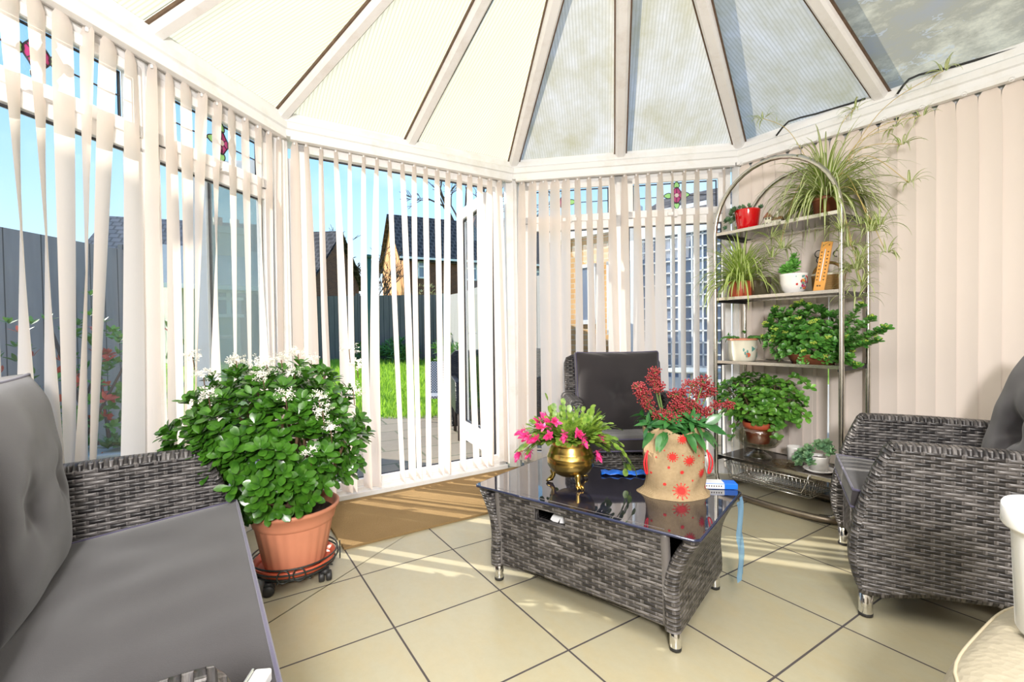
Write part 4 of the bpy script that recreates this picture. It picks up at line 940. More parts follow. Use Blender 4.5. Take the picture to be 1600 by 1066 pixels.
for sx_,a in ((-1,R(200)),(1,R(-22))):
    rb=MB(); b=spt(a,.165,.004); rb.tube(crom([b,b+V((sx_*.012,-.01,-.01)),b+V((sx_*.020,-.015,-.04)),b+V((sx_*.014,-.012,-.075)),b+V((sx_*.006,-.008,-.08)),b+V((sx_*.010,-.012,-.04)),b+V((sx_*.004,-.005,.005))],5),.003,6); rb.build('drawstring',MT['redrib'],sk)
random.seed(21); fo=MB(); fl=MB(); stm=MB()
for k in range(34):
    a=ru(0,6.28); r=ru(.02,.11); p=V((r*1.1*math.cos(a),r*.8*math.sin(a),.235+ru(0,.05))); d=V((math.cos(a)*r*9,math.sin(a)*r*9,.8)).normalized(); stm.tube([V((p.x*.4,p.y*.4,.2)),p],.003,5)
    rosette(fo,p,d,8,.072,.024,1.1,'la',.3)
for k in range(10):
    a=ru(-160,-20); p=V((.10*math.cos(R(a)),.08*math.sin(R(a)),.245)); leaf_(fo,p,V((math.cos(R(a)),math.sin(R(a))*.8,-.55)),V((0,-.3,1)),.085,.032,'la',.3)
for sx_ in (1,): leaf_(fo,V((.10,-.05,.27)),V((.8,-.2,.5)),V((-.4,-1,.3)),.07,.035,'la',.1); leaf_(fo,V((.09,-.05,.27)),V((.9,-.2,-.35)),V((.2,-1,.5)),.10,.032,'la',.15)
heads=[(-.115,-.0,.375,.035),(-.13,0,.40,.03),(-.10,.0,.34,.035),(-.07,.02,.43,.03),(-.065,.02,.46,.026),(-.055,.01,.40,.03),(.0,-.02,.375,.032),(.015,-.03,.35,.034),(.0,-.03,.33,.034),(.025,-.04,.315,.03),(.06,-.03,.335,.034),(.08,-.03,.31,.034),(-.045,-.05,.305,.032),(-.02,-.06,.29,.028),(-.07,-.04,.30,.026),(.055,-.05,.30,.03),(.11,-.01,.42,.036),(.07,.0,.41,.036),(.135,.0,.385,.030),(.10,.01,.37,.028),(.11,-.04,.315,.026),(.03,-.02,.385,.022),(.20,-.02,.335,.022),(.155,-.02,.335,.022)]
for (x,y,z,s) in heads:
    fl=MB(); c=V((x,y,z)); stm.tube(crom([V((x*.3,y*.3,.22)),V((x*.7,y*.7,(z+.22)/2)),c],4),.0026,5)
    for k in range(125 if s>.027 else 80):
        d=V((random.gauss(0,1),random.gauss(0,1),random.gauss(0,1))).normalized(); q=c+V((d.x,d.y,d.z*.8))*s*ru(.35,1.12); fl.ico(q,.0034)
        if k%5==0: stm.tube([c,q],.0008,3,cap=False)
    fl.build('bud_cluster',MT['red'],sk)
fo.build('foliage',MT['skim'],sk); stm.build('stems',MT['gstem'],sk)
# blue packet on the table corner, blue bag on the floor, blue sheet behind
p=ontable(1130,764); o=thing('blue_carton','blue and white carton lying at the back right corner of the coffee table','carton',(p.x-.01,p.y+.02,TZ),R(-8))
mb=MB(); mb.box((0,0,.011),(.13,.05,.022)); mb.build('carton_body',MT['blue'],o,smooth=False,bevel=.002)
mb=MB(); mb.box((-.022,0,.0226),(.075,.046,.0012)); mb.box((-.022,-.0256,.011),(.075,.0012,.018)); mb.build('printed_label',MT['paper'],o,smooth=False)
mb=MB()
for k in range(7): mb.box((-.05+k*.009,-.0264,.012),(.004,.0006,.006))
mb.build('label_text',MT['ink'],o,smooth=False)
p=ontable(985,741); mb=MB(); rows=[]
for i in range(7):
    rows.append([V((-.105+.21*j/12,-.028+.056*i/6,.004+.010*abs(math.sin(i*1.7+j*.9))*(1 if 0<i<6 else .3)+.004*math.sin(j*2.1))) for j in range(13)])
mb.grid(rows); o=mb.build('blue_plastic_wrapper',MT['blue'],loc=(p.x-.02,p.y+.0,TZ),solid=.001); o.rotation_euler=(0,0,R(-6)); tag(o,'crumpled bright blue plastic wrapper on the table behind the brass cauldron','wrapper')
t=NT('clear_blue_film'); tr=t.N('BsdfTransparent',Color=(.45,.72,.95)); df=t.N('BsdfDiffuse',Color=(.3,.55,.85)); MT['film']=t.done(t.msh(.55,tr.outputs[0],df.outputs[0]))
mb=MB(); rows=[]
for i in range(14):
    z=.365-.30*i/13; rows.append([V((GL+.004+.004*math.sin(i*.9+j)+.004*(i/13),GD-.085+.09*j/6+.004*math.sin(i*2+j),z)) for j in range(7)])
mb.grid(rows); o=mb.build('blue_film_bag',MT['film'],loc=(g0.x,g0.y,0)); o.rotation_euler=(0,0,ta); tag(o,'pale blue plastic bag hanging against the far end of the coffee table','bag')
# ------------------------------------------------------------------ things on the rack
def rthing(name,label,cat,p,rz=0,group=None):
    w=RM@V(p); return thing(name,label,cat,tuple(w),RZ+rz,group)
def rx_(px,py,z,yd): q=ron(px,py,yd); return (q.x,yd,z)
GR='plants on the metal rack'
Z=[s-.002+.0005 for s in SH]
TOP=Z[3]
# red glazed pot, top shelf
P=rx_(1168,345,TOP,.13); o=rthing('red_pot_succulent','glossy red pot of trailing grey-green succulents at the left of the top shelf','potted plant',P)
mb=MB(); mb.lathe([(0,0),(.052,0),(.056,.005),(.072,.125),(.073,.135),(.070,.135),(.066,.11)],(0,0,0),40); mb.build('pot',MT['redglaze'],o); soil(o,.066,.12)
random.seed(31); mb=MB()
for k in range(34):
    a=R(ru(130,250)); r=ru(.06,.12); z=.14-max(0,(r-.07))*ru(.5,2.2)
    rosette(mb,V((r*math.cos(a),r*math.sin(a),z)),V((math.cos(a)*.7,math.sin(a)*.7,.6)),14,.026,.013,1.1,'la',-.2)
for k in range(16): a=ru(0,6.28); r=ru(.01,.075); rosette(mb,V((r*math.cos(a),r*math.sin(a),.14)),V((0,0,1)),12,.022,.011,1.,'la',-.2)
mb.build('foliage',MT['sucb'],o)
# cottage ornament
P=rx_(1209,350,TOP,.10); o=rthing('cottage_ornament','tiny pottery cottage ornament with brown roof beside the red pot','ornament',P,R(10))
mb=MB(); mb.box((0,0,.018),(.085,.04,.036)); mb.box((-.025,-.005,.045),(.035,.036,.03)); mb.box((.02,.0,.056),(.012,.012,.06)); mb.build('walls',MT['cream'],o,smooth=False,bevel=.002)
mb=MB(); mb.add([V(p) for p in ((-.048,-.03,.055),(-.003,-.03,.055),(-.025,-.03,.085),(-.048,.03,.055),(-.003,.03,.055),(-.025,.03,.085))],[(0,2,5,3),(1,4,5,2),(0,1,2),(3,5,4)])
mb.add([V(p) for p in ((-.005,-.026,.034),(.05,-.026,.034),(.045,0,.056),(0,0,.056),(-.005,.026,.034),(.05,.026,.034))],[(0,1,2,3),(3,2,5,4),(1,5,2),(0,3,4)]); mb.build('roof',MT['brownclay'],o,smooth=False)
mb=MB(); 
for x,z in ((-.033,.048),(-.017,.048),(-.03,.02),(-.012,.018),(.02,.018)): mb.box((x,-.0245 if z>.03 else -.0205,z),(.009,.002,.010))
mb.build('windows',MT['ink'],o,smooth=False); mb=MB(); mb.lathe([(0,.0),(.014,0),(.013,.015),(.006,.024),(0,.026)],(-.052,-.012,0),12); mb.build('bush',MT['succ'],o)
# big spider plant, top shelf right
P=rx_(1290,330,TOP,.16); o=rthing('spider_plant','large striped spider plant with long runners on the right of the top shelf','potted plant',P)
mb=MB(); mb.lathe(pot_prof(.064,.05,.115),(0,0,0),36); mb.build('pot',MT['brownclay'],o); soil(o,.055,.09)
random.seed(41); mb=MB(); spider(mb,V((0,0,.10)),150,(.28,.46),.018,(15,85),.42); spider(mb,V((0,0,.10)),110,(.26,.42),.017,(0,50),.46); mb.build('foliage',MT['spider'],o)
rn=MB(); bb=MB()
def baby(c,n=13,L=(.06,.11),W=.009):
    global bb
    bb=MB(); spider(bb,c,n,L,W,(0,80),.34); bb.build('plantlet',MT['spider'],o)
# runners: (end px, end py, depth offset)
for (ex,ey,yd,bz) in ((1192,185,.10,.5),(1335,170,.22,.4),(1475,110,.22,.5),(1440,180,.20,.5),(1420,285,.15,.9),(1385,395,.05,.9),(1330,385,.0,1.),(1345,440,.02,1.),(1360,350,.03,1.),(1218,385,.0,1.2),(1410,225,.2,.4),(1395,200,.2,.3)):
    e=ron(ex,ey,yd); e=V(e)-V(P); s=V((0,0,.12)); m=s.lerp(e,.5)+V((0,-.02,.06+.12*bz)); path=crom([s,m,e],9); rn.tube(path,.0016,5)
    if ex not in(1218,): baby(e,12)
    for k in (4,7): 
        if rnd()<.5: baby(path[k*2-1],5,(.02,.05),.004)
    if bz>.95:
        for q in range(4): baby(e+V((ru(-.04,.04),ru(-.03,.03),ru(-.12,.08))),14,(.08,.16),.010)
rn.build('runner',MT['runner'],o)
# second shelf
P=rx_(1158,455,Z[2],.13); o=rthing('spider_plant','bright green spider plant spilling over the left of the second shelf','potted plant',P)
mb=MB(); mb.lathe([(0,0),(.062,0),(.066,.004),(.068,.10),(.066,.105),(.063,.10),(.06,.08)],(0,0,0),36); mb.build('pot',MT['terra2'],o); soil(o,.06,.085)
random.seed(43); mb=MB(); spider(mb,V((0,0,.09)),210,(.22,.40),.018,(10,85),.42); mb.build('foliage',MT['spider2'],o)
P=rx_(1189,452,Z[2],.16); o=rthing('empty_glazed_pot','dark smoky glazed pot standing right behind the bright green spider plant','pot',P)
mb=MB(); mb.lathe([(0,0),(.048,0),(.052,.004),(.056,.11),(.058,.115),(.054,.115),(.048,.02),(0,.012)],(0,0,0),36); mb.build('pot_body',MT['smoke'],o)
P=rx_(1240,440,Z[2],.10); o=rthing('china_pot_succulent','white china pot with painted red flowers holding a bright green succulent','potted plant',P)
cp=[(0,0),(.042,0),(.044,.008),(.058,.025),(.066,.06),(.068,.10),(.072,.112),(.070,.113),(.064,.10)]
mb=MB(); mb.lathe(cp,(0,0,0),44); mb.build('pot',MT['china'],o); soil(o,.064,.098)
def prad(z):
    for i in range(len(cp)-1):
        if cp[i][1]<=z<=cp[i+1][1] and cp[i+1][1]>cp[i][1]: t=(z-cp[i][1])/(cp[i+1][1]-cp[i][1]); return cp[i][0]+(cp[i+1][0]-cp[i][0])*t
    return .068
random.seed(3); va=math.atan2(-1,0)-RZ+R(22)  # direction of the viewer in rack axes
for nm,mt,n,rs in (('painted_flowers',MT['redprint'],15,.0055),('painted_leaves',MT['teal'],16,.004),('painted_centre',MT['yellow'],3,.006),('painted_buds',MT['magenta'],10,.004)):
    mb=MB()
    for k in range(n):
        z=.06+random.gauss(0,.018); a=va+random.gauss(0.05,.33); z=max(.03,min(.095,z)); r=prad(z)+.0012; rr=rs*ru(.8,1.7)
        mb.add([V(((prad(z+rr*math.sin(2*PI*m/7))+.0012)*math.cos(a+rr*math.cos(2*PI*m/7)/r),(prad(z+rr*math.sin(2*PI*m/7))+.0012)*math.sin(a+rr*math.cos(2*PI*m/7)/r),z+rr*math.sin(2*PI*m/7))) for m in range(7)],[tuple(range(7))])
    mb.build(nm,mt,o,smooth=False)
mb=MB()
for k in range(44):
    t=rnd(); c=V((-.03+.05*t+ru(-.03,.03)*(1-.4*t),ru(-.045,.03)*(1-.4*t),.115+t*.095*ru(.5,1))); rosette(mb,c,V((ru(-.7,.7),ru(-1.2,0),.8)),8,.034,.017,1.1,'ob',.0)
mb.build('foliage',MT['sucl'],o)
P=rx_(1294,435,Z[2],.19); o=rthing('woven_basket','small brown woven basket with handle behind the wooden thermometer','basket',P)
mb=MB(); mb.lathe([(0,0),(.07,0),(.075,.01),(.08,.085),(.083,.095),(.078,.095),(.07,.02),(0,.012)],(0,0,0),36,sy=.75); mb.build('basket_body',MT['basket'],o)
mb=MB(); mb.tube([V((.076*math.cos(a),0,.09+.075*math.sin(a))) for a in [PI*k/14 for k in range(15)]],.008,8); mb.build('handle',MT['basket'],o)
mb=MB(); mb.lathe([(.0,.092),(.078,.092),(.084,.098),(.080,.106),(0,.103)],(0,0,0),30,sy=.78); mb.build('cloth_lining',MT['cream'],o)
P=rx_(1279,466,Z[2],.035); o=rthing('wooden_thermometer','orange wooden thermometer leaning against the woven basket','thermometer',P)
A=Matrix.Rotation(R(3.5),3,'Y')@Matrix.Rotation(R(-14),3,'X'); mb=MB(); mb.box((0,0,0),(.052,.010,.27)); vs=[A@(V(v)+V((0,0,.135)))+V((0,0,.003)) for v in mb.v]; mb.v=[tuple(v) for v in vs]; mb.build('backboard',MT['wood'],o,smooth=False,bevel=.002)
mb=MB(); 
for k in range(9):
    for s in (-1,1): mb.box((s*.015,-.0058,.06+k*.019),(.007,.0012,.005))
mb.box((-.008,-.0058,.028),(.008,.0012,.007)); mb.box((.0035,-.0058,.028),(.006,.0012,.007)); mb.box((-.014,-.0058,.25),(.004,.0012,.006)); mb.box((.014,-.0058,.25),(.004,.0012,.006)); mb.v=[tuple(A@V(v)+V((0,0,.003))) for v in mb.v]; mb.build('scale_marks',MT['ink'],o,smooth=False)
mb=MB(); mb.tube([A@V((0,-.0075,.055)),A@V((0,-.0075,.23))],.0028,8); mb.build('glass_tube',MT['whiteplastic'],o)
P=rx_(1290,440,Z[2],.27); o=rthing('scrolled_wire_stand','black wire stand with scrolled tips behind the thermometer','wire stand',P)
mb=MB()
for (x0,x1,zt_,r) in ((-.035,-.005,.25,.020),(-.03,-.045,.215,.018),(.05,.04,.24,.016)):
    mb.tube([V((x0+.02,0,0)),V((x0+.02,0,zt_-.04))]+[V((x0+.02-r+r*math.cos(a),0,zt_-.02+r*math.sin(a))) for a in [k*.35 for k in range(15)]],.0026,6)
mb.tube([V((-.06,0,.003)),V((.08,0,.003))],.0026,6); mb.build('scroll_wire',MT['wire'],o)
# third shelf
P=rx_(1160,560,Z[1],.12); o=rthing('fruit_painted_planter','cream ceramic planter painted with leaves and fruit, trailing succulent on top','potted plant',P)
mb=MB(); mb.lathe([(0,0),(.070,0),(.075,.006),(.080,.06),(.082,.125),(.086,.132),(.080,.134),(.076,.12)],(0,0,0),44); mb.build('pot',MT['cream'],o)
mb=MB(); mb.lathe([(.0865,.127),(.088,.131),(.086,.137),(.079,.138),(.078,.128)],(0,0,0),40); mb.build('rim',MT['terra'],o); soil(o,.076,.12)
random.seed(8)
va2=math.atan2(-P[1]-0,0) if 0 else R(-90)-RZ+R(25)
def decal(mb,a,z,rr,n=9,sx=1.,R0=.081):
    mb.add([V(((R0+.0015)*math.cos(a+rr*sx*math.cos(2*PI*m/n)/R0),(R0+.0015)*math.sin(a+rr*sx*math.cos(2*PI*m/n)/R0),z+rr*math.sin(2*PI*m/n))) for m in range(n)],[tuple(range(n))])
mb=MB(); decal(mb,va2-.1,.075,.02,3); 
for a,z in ((-.7,.05),(-.55,.06),(-.6,.035),(.4,.045),(.5,.03),(.62,.05),(.3,.03),(-.8,.07),(.7,.075)): decal(mb,va2+a,z,.011,6,.5)
mb.build('painted_leaves',MT['teal'],o,smooth=False); mb=MB(); decal(mb,va2-.5,.04,.014,12); decal(mb,va2+.48,.07,.006,8); mb.build('painted_fruit',MT['terra2'],o,smooth=False); mb=MB(); decal(mb,va2+.35,.085,.011,5); mb.build('painted_blossom',MT['paper'],o,smooth=False)
mb=MB()
for k in range(13):
    a=ru(0,6.28); q=V((.07*math.cos(a),.07*math.sin(a),.14)); pa=arch(q,a,R(20),ru(.05,.13),.55,7); mb.tube(pa,[.006,.006,.006,.006,.005,.004,.003,.002],6)
rosette(mb,V((.03,-.03,.165)),V((0,0,1)),9,.03,.014,.9); rosette(mb,V((-.06,-.03,.15)),V((-1,0,1)),9,.025,.012,.9); mb.build('foliage',MT['succ'],o)
P=rx_(1270,572,Z[1],.14); o=rthing('spreading_succulent','wide spreading green succulent with lime flower heads across the third shelf','potted plant',P)
mb=MB(); mb.lathe([(0,0),(.10,0),(.125,.05),(.13,.055),(.12,.05),(.10,.03)],(0,0,0),36); mb.build('bowl',MT['brownclay'],o); soil(o,.11,.04)
random.seed(52); mb=MB(); lm=MB(); stm=MB(); kk=0
while kk<300:
    d=V((random.gauss(0,1),random.gauss(0,1),random.gauss(0,1))).normalized(); r=rnd()**.33; p=V((-.015+d.x*.235*r,-.03+d.y*.15*r,.165+d.z*.165*r))
    if p.z<-.05 or (p.z<.01 and p.y>-.13): continue
    if p.z>.355: continue
    kk+=1; ax=(d*.7+V((0,-.2,.7))).normalized(); rosette(mb,p,ax,8,.036,.021,1.,'ob',.05)
    if rnd()<.14 and p.y<0: 
        c=p+ax*.028; lm=MB()
        for q in range(16): lm.ico(c+V((random.gauss(0,.007),random.gauss(0,.007),random.gauss(0,.004))),.0045)
        lm.build('flower_head',MT['lime'],o)
for (ex,ey) in ((1352,540),(1375,520),(1362,500),(1340,575),(1385,515),(1345,480),(1205,505),(1212,485),(1372,535),(1330,560)):
    e=V(ron(ex,ey,.06))-V(P); s=V((.05 if e.x>0 else -.05,-.02,.1)); path=crom([s,s.lerp(e,.5)+V((0,0,-.02)),e],6); stm.tube(path,.004,5)
    for q in path[3:]: rosette(mb,q,V((e.x,ru(-1,0),.9)),8,.034,.02,1.,'ob',.05)
    lm=MB()
    for q in range(12): lm.ico(e+V((random.gauss(0,.007),random.gauss(0,.007),.02+random.gauss(0,.004))),.0045)
    lm.build('flower_head',MT['lime'],o)
mb.build('foliage',MT['succ'],o); stm.build('stems',MT['gstem'],o)
# lowest shelf
P=rx_(1185,716,Z[0],.15); o=rthing('glass_bowl_planter','leafy plant in a red pot inside a footed glass bowl on the lowest shelf','potted plant',P)
mb=MB(); mb.lathe([(0,.004),(.07,.004),(.078,.0),(.07,.010),(.03,.035),(.022,.05),(.04,.058),(.10,.075),(.128,.11),(.132,.15),(.134,.19),(.130,.19),(.126,.15),(.12,.11),(.09,.082),(0,.070)],(0,0,0),48); mb.build('glass_bowl',MT['bowl'],o)
mb=MB(); mb.lathe([(0,.09),(.06,.09),(.078,.18),(.085,.182),(.088,.215),(.08,.215),(.076,.19)],(0,0,0),40); mb.build('pot',MT['terra2'],o); mb=MB(); mb.lathe([(0,.20),(.05,.199),(.077,.195)],(0,0,0),20); mb.build('soil',MT['soil'],o)
random.seed(61); mb=MB(); stm=MB(); kk=0
while kk<290:
    d=V((random.gauss(0,1),random.gauss(0,1),random.gauss(0,1))).normalized(); r=rnd()**.4; p=V((.0+d.x*.26*r,-.02+d.y*.15*r,.335+d.z*.17*r))
    if p.z<.21 or p.z>.53: continue
    kk+=1; ax=(d*.6+V((0,-.2,.8))).normalized(); rosette(mb,p,ax,5,.042,.027,1.15,'ro',.15)
    if kk%5==0: stm.tube(crom([V((p.x*.15,p.y*.2,.2)),V((p.x*.5,p.y*.5,.28)),p],4),.0025,4)
for (ex,ey) in ((1270,610),(1265,655),(1250,665),(1215,690),(1142,690),(1125,610),(1262,630),(1228,640)):
    e=V(ron(ex,ey,.06))-V(P); path=crom([V((0,0,.22)),V((e.x*.6,e.y*.6,max(e.z,.2)+.05)),e],6); stm.tube(path,.0025,4)
    for q in path[5::2]: rosette(mb,q,V((e.x,-.5,.6)),5,.04,.027,1.15,'ro',.15)
mb.build('foliage',MT['jade2'],o); stm.build('stems',MT['stem'],o)
P=rx_(1243,708,Z[0],.20); o=rthing('white_mug','plain white mug-shaped pot behind the glass dish on the lowest shelf','mug',P)
mb=MB(); mb.lathe([(0,0),(.038,0),(.042,.004),(.044,.085),(.046,.092),(.043,.092),(.041,.01),(0,.008)],(0,0,0),32); mb.build('cup',MT['china'],o)
P=rx_(1226,728,Z[0],.055); o=rthing('pressed_glass_dish','low scalloped glass dish at the front of the lowest shelf','dish',P)
mb=MB(); mb.lathe([(0,.003),(.03,.0),(.05,.008),(.064,.028),(.060,.030),(.046,.012),(0,.008)],(0,0,0),60,wob=lambda a,z:1+.04*math.cos(12*a)*(z>.005)); mb.build('dish_body',MT['dish'],o)
P=rx_(1280,738,Z[0],.12); o=rthing('echeveria_planter','blue-green echeveria rosettes in a white pot on a saucer by the right post','potted plant',P)
mb=MB(); mb.lathe([(0,0),(.06,0),(.078,.014),(.074,.016),(.058,.004)],(0,0,0),36); mb.build('saucer',MT['china'],o)
mb=MB(); mb.lathe([(0,.005),(.040,.005),(.050,.08),(.052,.085),(.049,.085),(.046,.07)],(.0,.0,0),36); mb.build('pot',MT['china'],o); mb=MB(); mb.lathe([(0,.075),(.046,.07)],(0,0,0),20); mb.build('soil',MT['soil'],o)
random.seed(71); mb=MB()
for (x,y,z,s) in ((-.05,-.05,.06,.036),(-.085,-.03,.075,.03),(-.025,-.06,.085,.034),(-.06,-.045,.095,.034),(-.03,-.03,.11,.03),(.02,-.01,.13,.036),(.05,0,.125,.034),(0,.0,.145,.034),(.035,.01,.155,.03),(-.015,-.06,.05,.03),(-.07,-.06,.035,.03),(-.095,-.045,.05,.028),(.06,-.02,.11,.028),(-.045,-.02,.12,.028)):
    rosette(mb,V((x,y,z)),V((x*4,-.8,.8)),20,s,s*.55,1.25,'ro',-.15)
mb.build('foliage',MT['sucb'],o)
# ------------------------------------------------------------------ garden and neighbours
def quad(mb,a,b,c,d,uvs=None):
    L=(V(b)-V(a)).length; H=(V(d)-V(a)).length; mb.add([V(a),V(b),V(c),V(d)],[(0,1,2,3)],uvs or [(0,0),(L,0),(L,H),(0,H)])
def gz(x,y):   # the garden rises gently behind the patio
    r=math.hypot(x,y); return -.10+.38*max(0,min(1,(r-6.2)/7))
mb=MB(); rows=[];uv=[]
for i in range(41):
    y=-6+i*1.2; rows.append([V((-26+j*1.3,y,gz(-26+j*1.3,y)-.03)) for j in range(41)])
mb.grid(rows); o=struct(mb.build('ground',MT['lawn']))
mb=MB(); pts=[F1.p(3.9,.2,0),F1.p(0,.22,0),F2.p(L2,.22,0),F3.p(L3,.22,0),F4.p(3,.2,0)]
far=[aty(x,660,6.1) for x in (180,440,600,760,1100)]; q=[V((-4.2,4.2,0)),V((-3.3,5.6,0)),V((-1.6,6.3,0)),V((.3,6.5,0)),V((5.5,6.2,0))]
for k in range(4): a,b,c,d=pts[k],pts[k+1],q[k+1],q[k]; P=[V((p.x,p.y,-.095)) for p in (a,b,c,d)]; mb.add(P,[(0,1,2,3)],[(p.x*.9+p.y*.45,p.y*.9-p.x*.45) for p in P])
struct(mb.build('patio_paving',MT['pave'],smooth=False))
# grass blades
random.seed(77); mb=MB()
for k in range(26000):
    y=ru(6.1,13.2); x=ru(-.62*y,.05*y) if rnd()<.92 else ru(-.9*y,.2*y); 
    if math.hypot(x,y)<6.2: continue
    z=gz(x,y)-.03; h=ru(.05,.13); a=ru(0,3.14); w=.006+.0009*y; dx,dy=math.cos(a)*w,math.sin(a)*w; lx,ly=ru(-.04,.04),ru(-.04,.04)
    mb.add([(x-dx,y-dy,z),(x+dx,y+dy,z),(x+lx,y+ly,z+h)],[(0,1,2)])
o=mb.build('grass',MT['blade'],smooth=False); tag(o,'bright sunlit lawn grass beyond the paved patio','grass',kind='stuff')
# back fence
def fence(label,pts,ht,mat,capm,post=True,name='garden_fence',ph=.06):
    o=thing(name,label,'fence',(0,0,0)); mb=MB(); u=0; pm=[]
    for a,b in zip(pts,pts[1:]):
        L=(V(b)-V(a)).length; ax,ay,az=a; bx,by,bz=b
        d=(V(b)-V(a)).normalized(); nn=V((-d.y,d.x,0))*.02
        for s in (-1,1): mb.add([V((ax,ay,az))+nn*s,V((bx,by,bz))+nn*s,V((bx,by,bz+ht))+nn*s,V((ax,ay,az+ht))+nn*s],[(0,1,2,3)],[(u,0),(u+L,0),(u+L,ht),(u,ht)])
        mb.add([V((ax,ay,az+ht))+nn,V((ax,ay,az+ht))-nn,V((bx,by,bz+ht))-nn,V((bx,by,bz+ht))+nn],[(0,1,2,3)])
        u+=L; pm.append(a)
    pm.append(pts[-1]); mb.build('board_panel',mat,o,smooth=False)
    for p in pm:
        m=MB(); m.box((p[0],p[1],p[2]+(ht+ph)/2),(.10,.10,ht+ph)); m.build('post',capm,o,smooth=False)
    return o
def fp(px,y,dz=0): q=aty(px,500,y); return (q.x,y,gz(q.x,y)-.03+dz)
fence('weathered dark grey board fence closing the far end of the lawn',[fp(x,13) for x in (300,400,480,560,640,700)],1.80,MT['fence'],MT['fence'])
fence('sunlit whitish board fence running back along the right of the lawn',[fp(695,13,.05),fp(722,10.2,.05),fp(755,8,.10),fp(800,6.6,.1),fp(865,5.6,.1)],1.72,MT['wfence'],MT['wfence'],name='garden_fence')
lf=[(-6.2,-1.5,-.1),(-5.2,1.2,-.1),(-4.35,3.6,-.1),(-4.2,5.2,-.1)]
t=NT('pale_grey_boards'); uv=t.coord('UV'); sx=t.N('SeparateXYZ'); t.t.links.new(uv,sx.inputs[0]); fr=t.math('FRACT',t.math('DIVIDE',sx.outputs[0],.15)); e=t.math('LESS_THAN',fr,.07); n=t.noise(3,t.scale(uv,(6,.6,1)),4)
c=t.mix(n,(.19,.18,.18),(.32,.31,.31)); c=t.mix(e,c,(.06,.06,.06)); MT['lfence']=t.done(t.bsdf(c,.9))
fence('grey board fence beside the left windows behind the red-leaved shrub',lf,2.05,MT['lfence'],MT['lfence'])
# houses
def house(label,origin,rz,W,D,He_,Hr,wall,gable,roof=MT['roof'],wins=(),chim=None,base=0):
    o=thing('house',label,'house',origin,rz); mb=MB()
    quad(mb,(0,0,base),(W,0,base),(W,0,He_),(0,0,He_)); quad(mb,(W,D,base),(0,D,base),(0,D,He_),(W,D,He_)); mb.build('wall',wall,o,smooth=False)
    for x,s in ((0,1),(W,-1)):
        mb=MB(); mb.add([V((x,0,base)),V((x,D,base)),V((x,D,He_)),V((x,D/2,Hr)),V((x,0,He_))],[(0,1,2,3,4)],[(0,0),(D,0),(D,He_),(D/2,Hr),(0,He_)]); mb.build('gable_wall',gable,o,smooth=False)
    mb=MB(); e=.25
    for (y0,y1) in ((-e,D/2),(D+e,D/2)):
        dz=(Hr-He_)/(D/2)*e; quad(mb,(-e,y0,He_-dz+.08),(W+e,y0,He_-dz+.08),(W+e,y1,Hr+.08),(-e,y1,Hr+.08))
        quad(mb,(-e,y0,He_-dz-.04),(W+e,y0,He_-dz-.04),(W+e,y1,Hr-.04),(-e,y1,Hr-.04))
    mb.build('roof',roof,o,smooth=False)
    mb=MB(); mb.box((W/2,-e-.03,He_-.12),(W+2*e,.08,.12)); mb.build('gutter',MT['upvc'],o,smooth=False)
    for (x,z,w,h,c) in wins:
        mb=MB()
        for q in ((x,x+.08,z,z+h),(x+w-.08,x+w,z,z+h),(x,x+w,z,z+.09),(x,x+w,z+h-.09,z+h),(x,x+w,z+h*.62,z+h*.62+.08))+tuple((x+w*k/c-.05,x+w*k/c+.05,z,z+h) for k in range(1,c)):
            mb.box(((q[0]+q[1])/2,-.03,(q[2]+q[3])/2),(q[1]-q[0],.08,q[3]-q[2]))
        w_=mb.build('window',MT['upvc'],o,smooth=False); g=MB(); g.box((x+w/2,-.01,z+h/2),(w-.05,.03,h-.05)); g.build('pane',MT['skyglass'],w_,smooth=False)
    if chim:
        x,y,z0,z1,cw=chim; mb=MB(); mb.box((x,y,(z0+z1)/2),(cw,.9,z1-z0)); mb.box((x,y,z1-.15),(cw+.12,1.02,.12)); ch=mb.build('chimney',wall,o,smooth=False); m=MB()
        for k in (-.25,.25): m.lathe([(.12,z1),(.13,z1+.32),(.10,z1+.32)],(x+k*cw,y,0),12)
        m.build('chimney_pot',MT['terra'],ch)
    return o
Yh=26; a=aty(630,400,Yh); b=aty(755,403,Yh+1.2); hx=V((b.x-a.x,b.y-a.y,0)).normalized()
He_=a.z; ridge=aty(614,337,28.5).z
house('brick house with dark tiled roof and white windows beyond the garden fence',(a.x,a.y,0),R(26.5),11.5,5.6,He_,ridge,MT['brick'],MT['gable'],wins=((.78,He_-1.2,.42,1.0,1),(3.36,He_-1.2,1.9,1.05,2),(7.6,He_-1.2,1.9,1.05,2)),chim=(5.6,2.8,ridge-1.2,ridge+.85,.7))
# neighbour seen through the left windows
t=NT('grey_tiles'); uv=t.coord('UV'); b_=t.N('TexBrick'); b_.inputs['Scale'].default_value=1; b_.inputs['Brick Width'].default_value=.3; b_.inputs['Row Height'].default_value=.3; b_.inputs['Mortar Size'].default_value=.03
for i_,c_ in (('Color1',(.24,.22,.21,1)),('Color2',(.17,.16,.155,1)),('Mortar',(.09,.085,.08,1))): b_.inputs[i_].default_value=c_
t.t.links.new(uv,b_.inputs['Vector']); MT['groof']=t.done(t.bsdf(b_.outputs[0],.85))
a=aty(130,420,15); zr=aty(170,338,17).z
house('neighbouring house with weathered tiled roof behind the left fence',(a.x,a.y,0),R(20),4.6,5.,zr-1.9,zr,roof=MT['groof'],wall=MT['brick'],gable=MT['palewall'])
a=aty(262,400,12); b=aty(425,400,13.5); hx=V((b.x-a.x,b.y-a.y,0)).normalized()  # pale house built in place of the reflection in the open door glass
